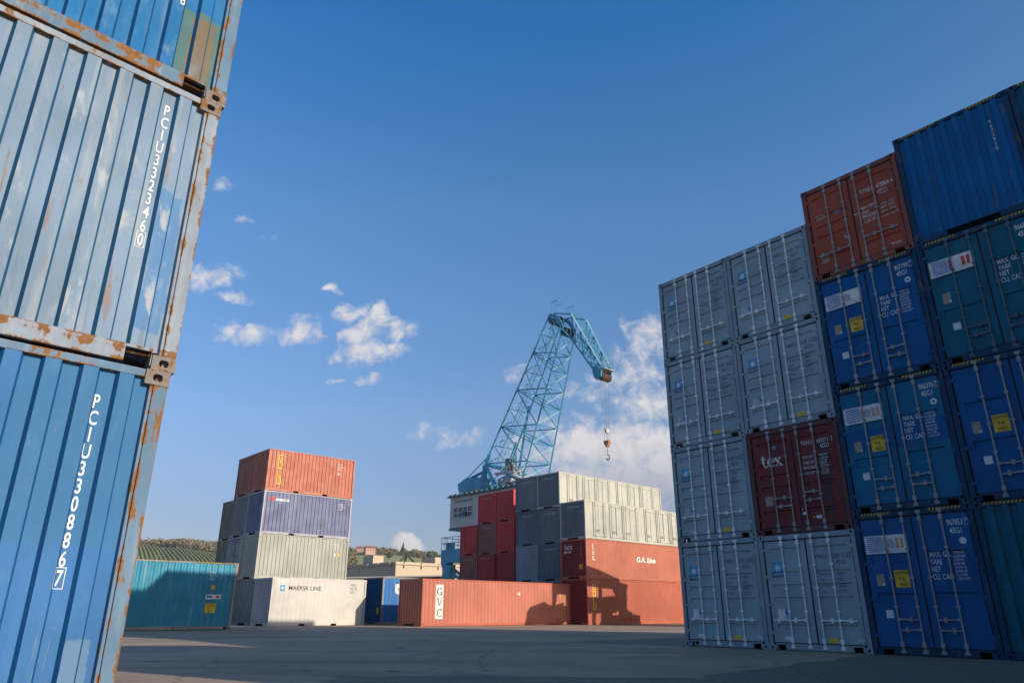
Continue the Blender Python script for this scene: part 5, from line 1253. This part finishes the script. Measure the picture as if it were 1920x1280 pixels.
b = MB(); rnd = random.Random(11)
def wood_ok(a, d):
    if -.62 < a < -.33: return d > interp([(-.62, 840), (-.49, 828), (-.465, 775), (-.40, 705), (-.33, 640)], a) and d < 850
    if -.26 < a < -.212: return 600 < d < 850
    if -.215 < a < -.165: return d > 800 and d < 850
    return a < -.0 and 805 < d < 840 and -.10 > a > -.165
cnt = 0
for i in range(9000):
    a = rnd.uniform(-.62, -.05); d = rnd.uniform(540, 850)
    if not wood_ok(a, d): continue
    y = d / math.hypot(1, a); x = a * y; r_ = rnd.uniform(1.8, 4.2); cnt += 1
    if cnt > 1900: break
    crown(b, (x, y, hill(x, y) + r_ * .8), r_, r_ * rnd.uniform(.8, 1.4), rnd, 40, r_ * .26)
tag(b.build('wood', FOL, fix=False), kind='stuff', label='autumn brown and green woodland along the hilltop', cat='woodland')
b = MB()
for i in range(60):
    a = rnd.uniform(-.262, -.205); d = rnd.uniform(175, 330); y = d / math.hypot(1, a); x = a * y; r_ = rnd.uniform(2.5, 4.2)
    crown(b, (x, y, rnd.uniform(1.5, 3.0) + d * .022), r_, r_ * 1.3, rnd, 90, .7)
tag(b.build('thicket', FOLD, fix=False), kind='stuff', label='dark green thicket between the container stack and the warehouse', cat='thicket')
def tree(label, a, d, h_, rx, m, cone=False, n=160, z=None, group='single trees on the hill', name='tree'):
    y = d / math.hypot(1, a); x = a * y; z = hill(x, y) if z is None else z
    o = thing(name, label, 'tree', (x, y, z), 0, group); rnd = random.Random(int(abs(a) * 1e4))
    b = MB(); b.tube((0, 0, -.5), (0, 0, h_ * .55), .05 * h_, 7, .02 * h_)
    for i in range(5): t_ = i * 1.3; b.tube((0, 0, h_ * (.3 + .06 * i)), (math.cos(t_) * rx * .7, math.sin(t_) * rx * .7, h_ * (.5 + .07 * i)), .015 * h_, 5, .006 * h_)
    b.build('trunk', mat('bark', (0.09, 0.065, 0.045), .9), o)
    b = MB(); crown(b, (0, 0, h_ * .60), rx, h_ * .42, rnd, n, rx * .22, cone); b.build('crown', m, o, fix=False)
tree('dark pointed conifer standing alone on the hill right of the small pink house', -.1462, 790, 13.5, 3.0, FOLD, True, 220, name='conifer_tree')
tree('broad dark round tree under the little white cloud', -.1290, 790, 8.0, 6.5, FOL)
tree('dark tree behind the tripod frame on the hill', -.1065, 780, 9.0, 6.0, FOLD)
tree('yellow green round tree at the right end of the tree line on the hill', -.0930, 775, 8.0, 4.6, foliage('yellow_foliage', [(0.16, 0.16, 0.04), (0.24, 0.21, 0.05), (0.12, 0.12, 0.04)]))
tree('small dark tree low on the green slope above the warehouse', -.1640, 700, 6.5, 3.2, FOLD)
tree('orange leaved tree at the foot of the vineyard beside the olive grey containers', -.3560, 560, 11, 6, foliage('orange_foliage', [(0.22, 0.13, 0.04), (0.28, 0.18, 0.05), (0.12, 0.11, 0.04)]))
tree('yellow leaved tree at the foot of the vineyard above the teal container', -.3720, 545, 9, 6, foliage('ochre_foliage', [(0.24, 0.18, 0.05), (0.14, 0.13, 0.04)]))
def farmhouse(label, a, d, w, dp, h_, m, roofm, rz=.4, dz=0):
    y = d / math.hypot(1, a); x = a * y
    o = thing('hill_house', label, 'house', (x, y, hill(x, y) + dz), rz, 'houses on the hill')
    b = MB(); b.box(-w / 2, w / 2, -dp / 2, dp / 2, -2, h_); b.build('wall', m, o)
    b = MB(); b.prism([(-dp / 2 - .4, h_ + .01), (dp / 2 + .4, h_ + .01), (0, h_ + dp * .35)], lambda q, c: (-w / 2 - .4, q, c), lambda q, c: (w / 2 + .4, q, c)); b.build('roof', roofm, o)
    b = MB()
    for i in range(3): b.box(-w / 2 + w * (.2 + .27 * i), -w / 2 + w * (.28 + .27 * i), -dp / 2 - .03, -dp / 2 - .004, h_ * .4, h_ * .75)
    b.build('window', M_BLACK, o)
PINKM = mat('pink_render', (0.52, 0.34, 0.29), .9); ROOFM = mat('red_roof_tile', (0.30, 0.11, 0.07), .9)
farmhouse('pale pink house on the hill crest among autumn trees', -.1905, 770, 10, 7, 4.5, PINKM, ROOFM, .4, 2)
farmhouse('small pink house left of the larger one on the hill crest', -.2040, 785, 7, 6, 4, PINKM, ROOFM, .2, 2)
farmhouse('pinkish farmhouse at the right end of the ridge by the blue crane portal', -.0690, 760, 8, 6, 3.5, PINKM, ROOFM, -.3, 1)
farmhouse('tiny white house with red roof just above the teal container', -.4760, 420, 4.4, 4, 3.0, mat('white_render', (0.6, 0.58, 0.56)), ROOFM, .3, 0)

# ------------------------------------------------------------------ air
b = MB(); b.box(-1500, 1500, -150, 1700, -14, 92)
hz = bpy.data.materials.new('hazy_air'); hz.use_nodes = True; t = hz.node_tree; t.nodes.clear()
pv = N(t, 'ShaderNodeVolumePrincipled'); pv.inputs['Color'].default_value = (0.86, 0.92, 1.0, 1); pv.inputs['Density'].default_value = 0.00017; pv.inputs['Anisotropy'].default_value = 0.2
mo = N(t, 'ShaderNodeOutputMaterial'); t.links.new(pv.outputs[0], mo.inputs['Volume'])
tag(b.build('haze', hz), kind='stuff')
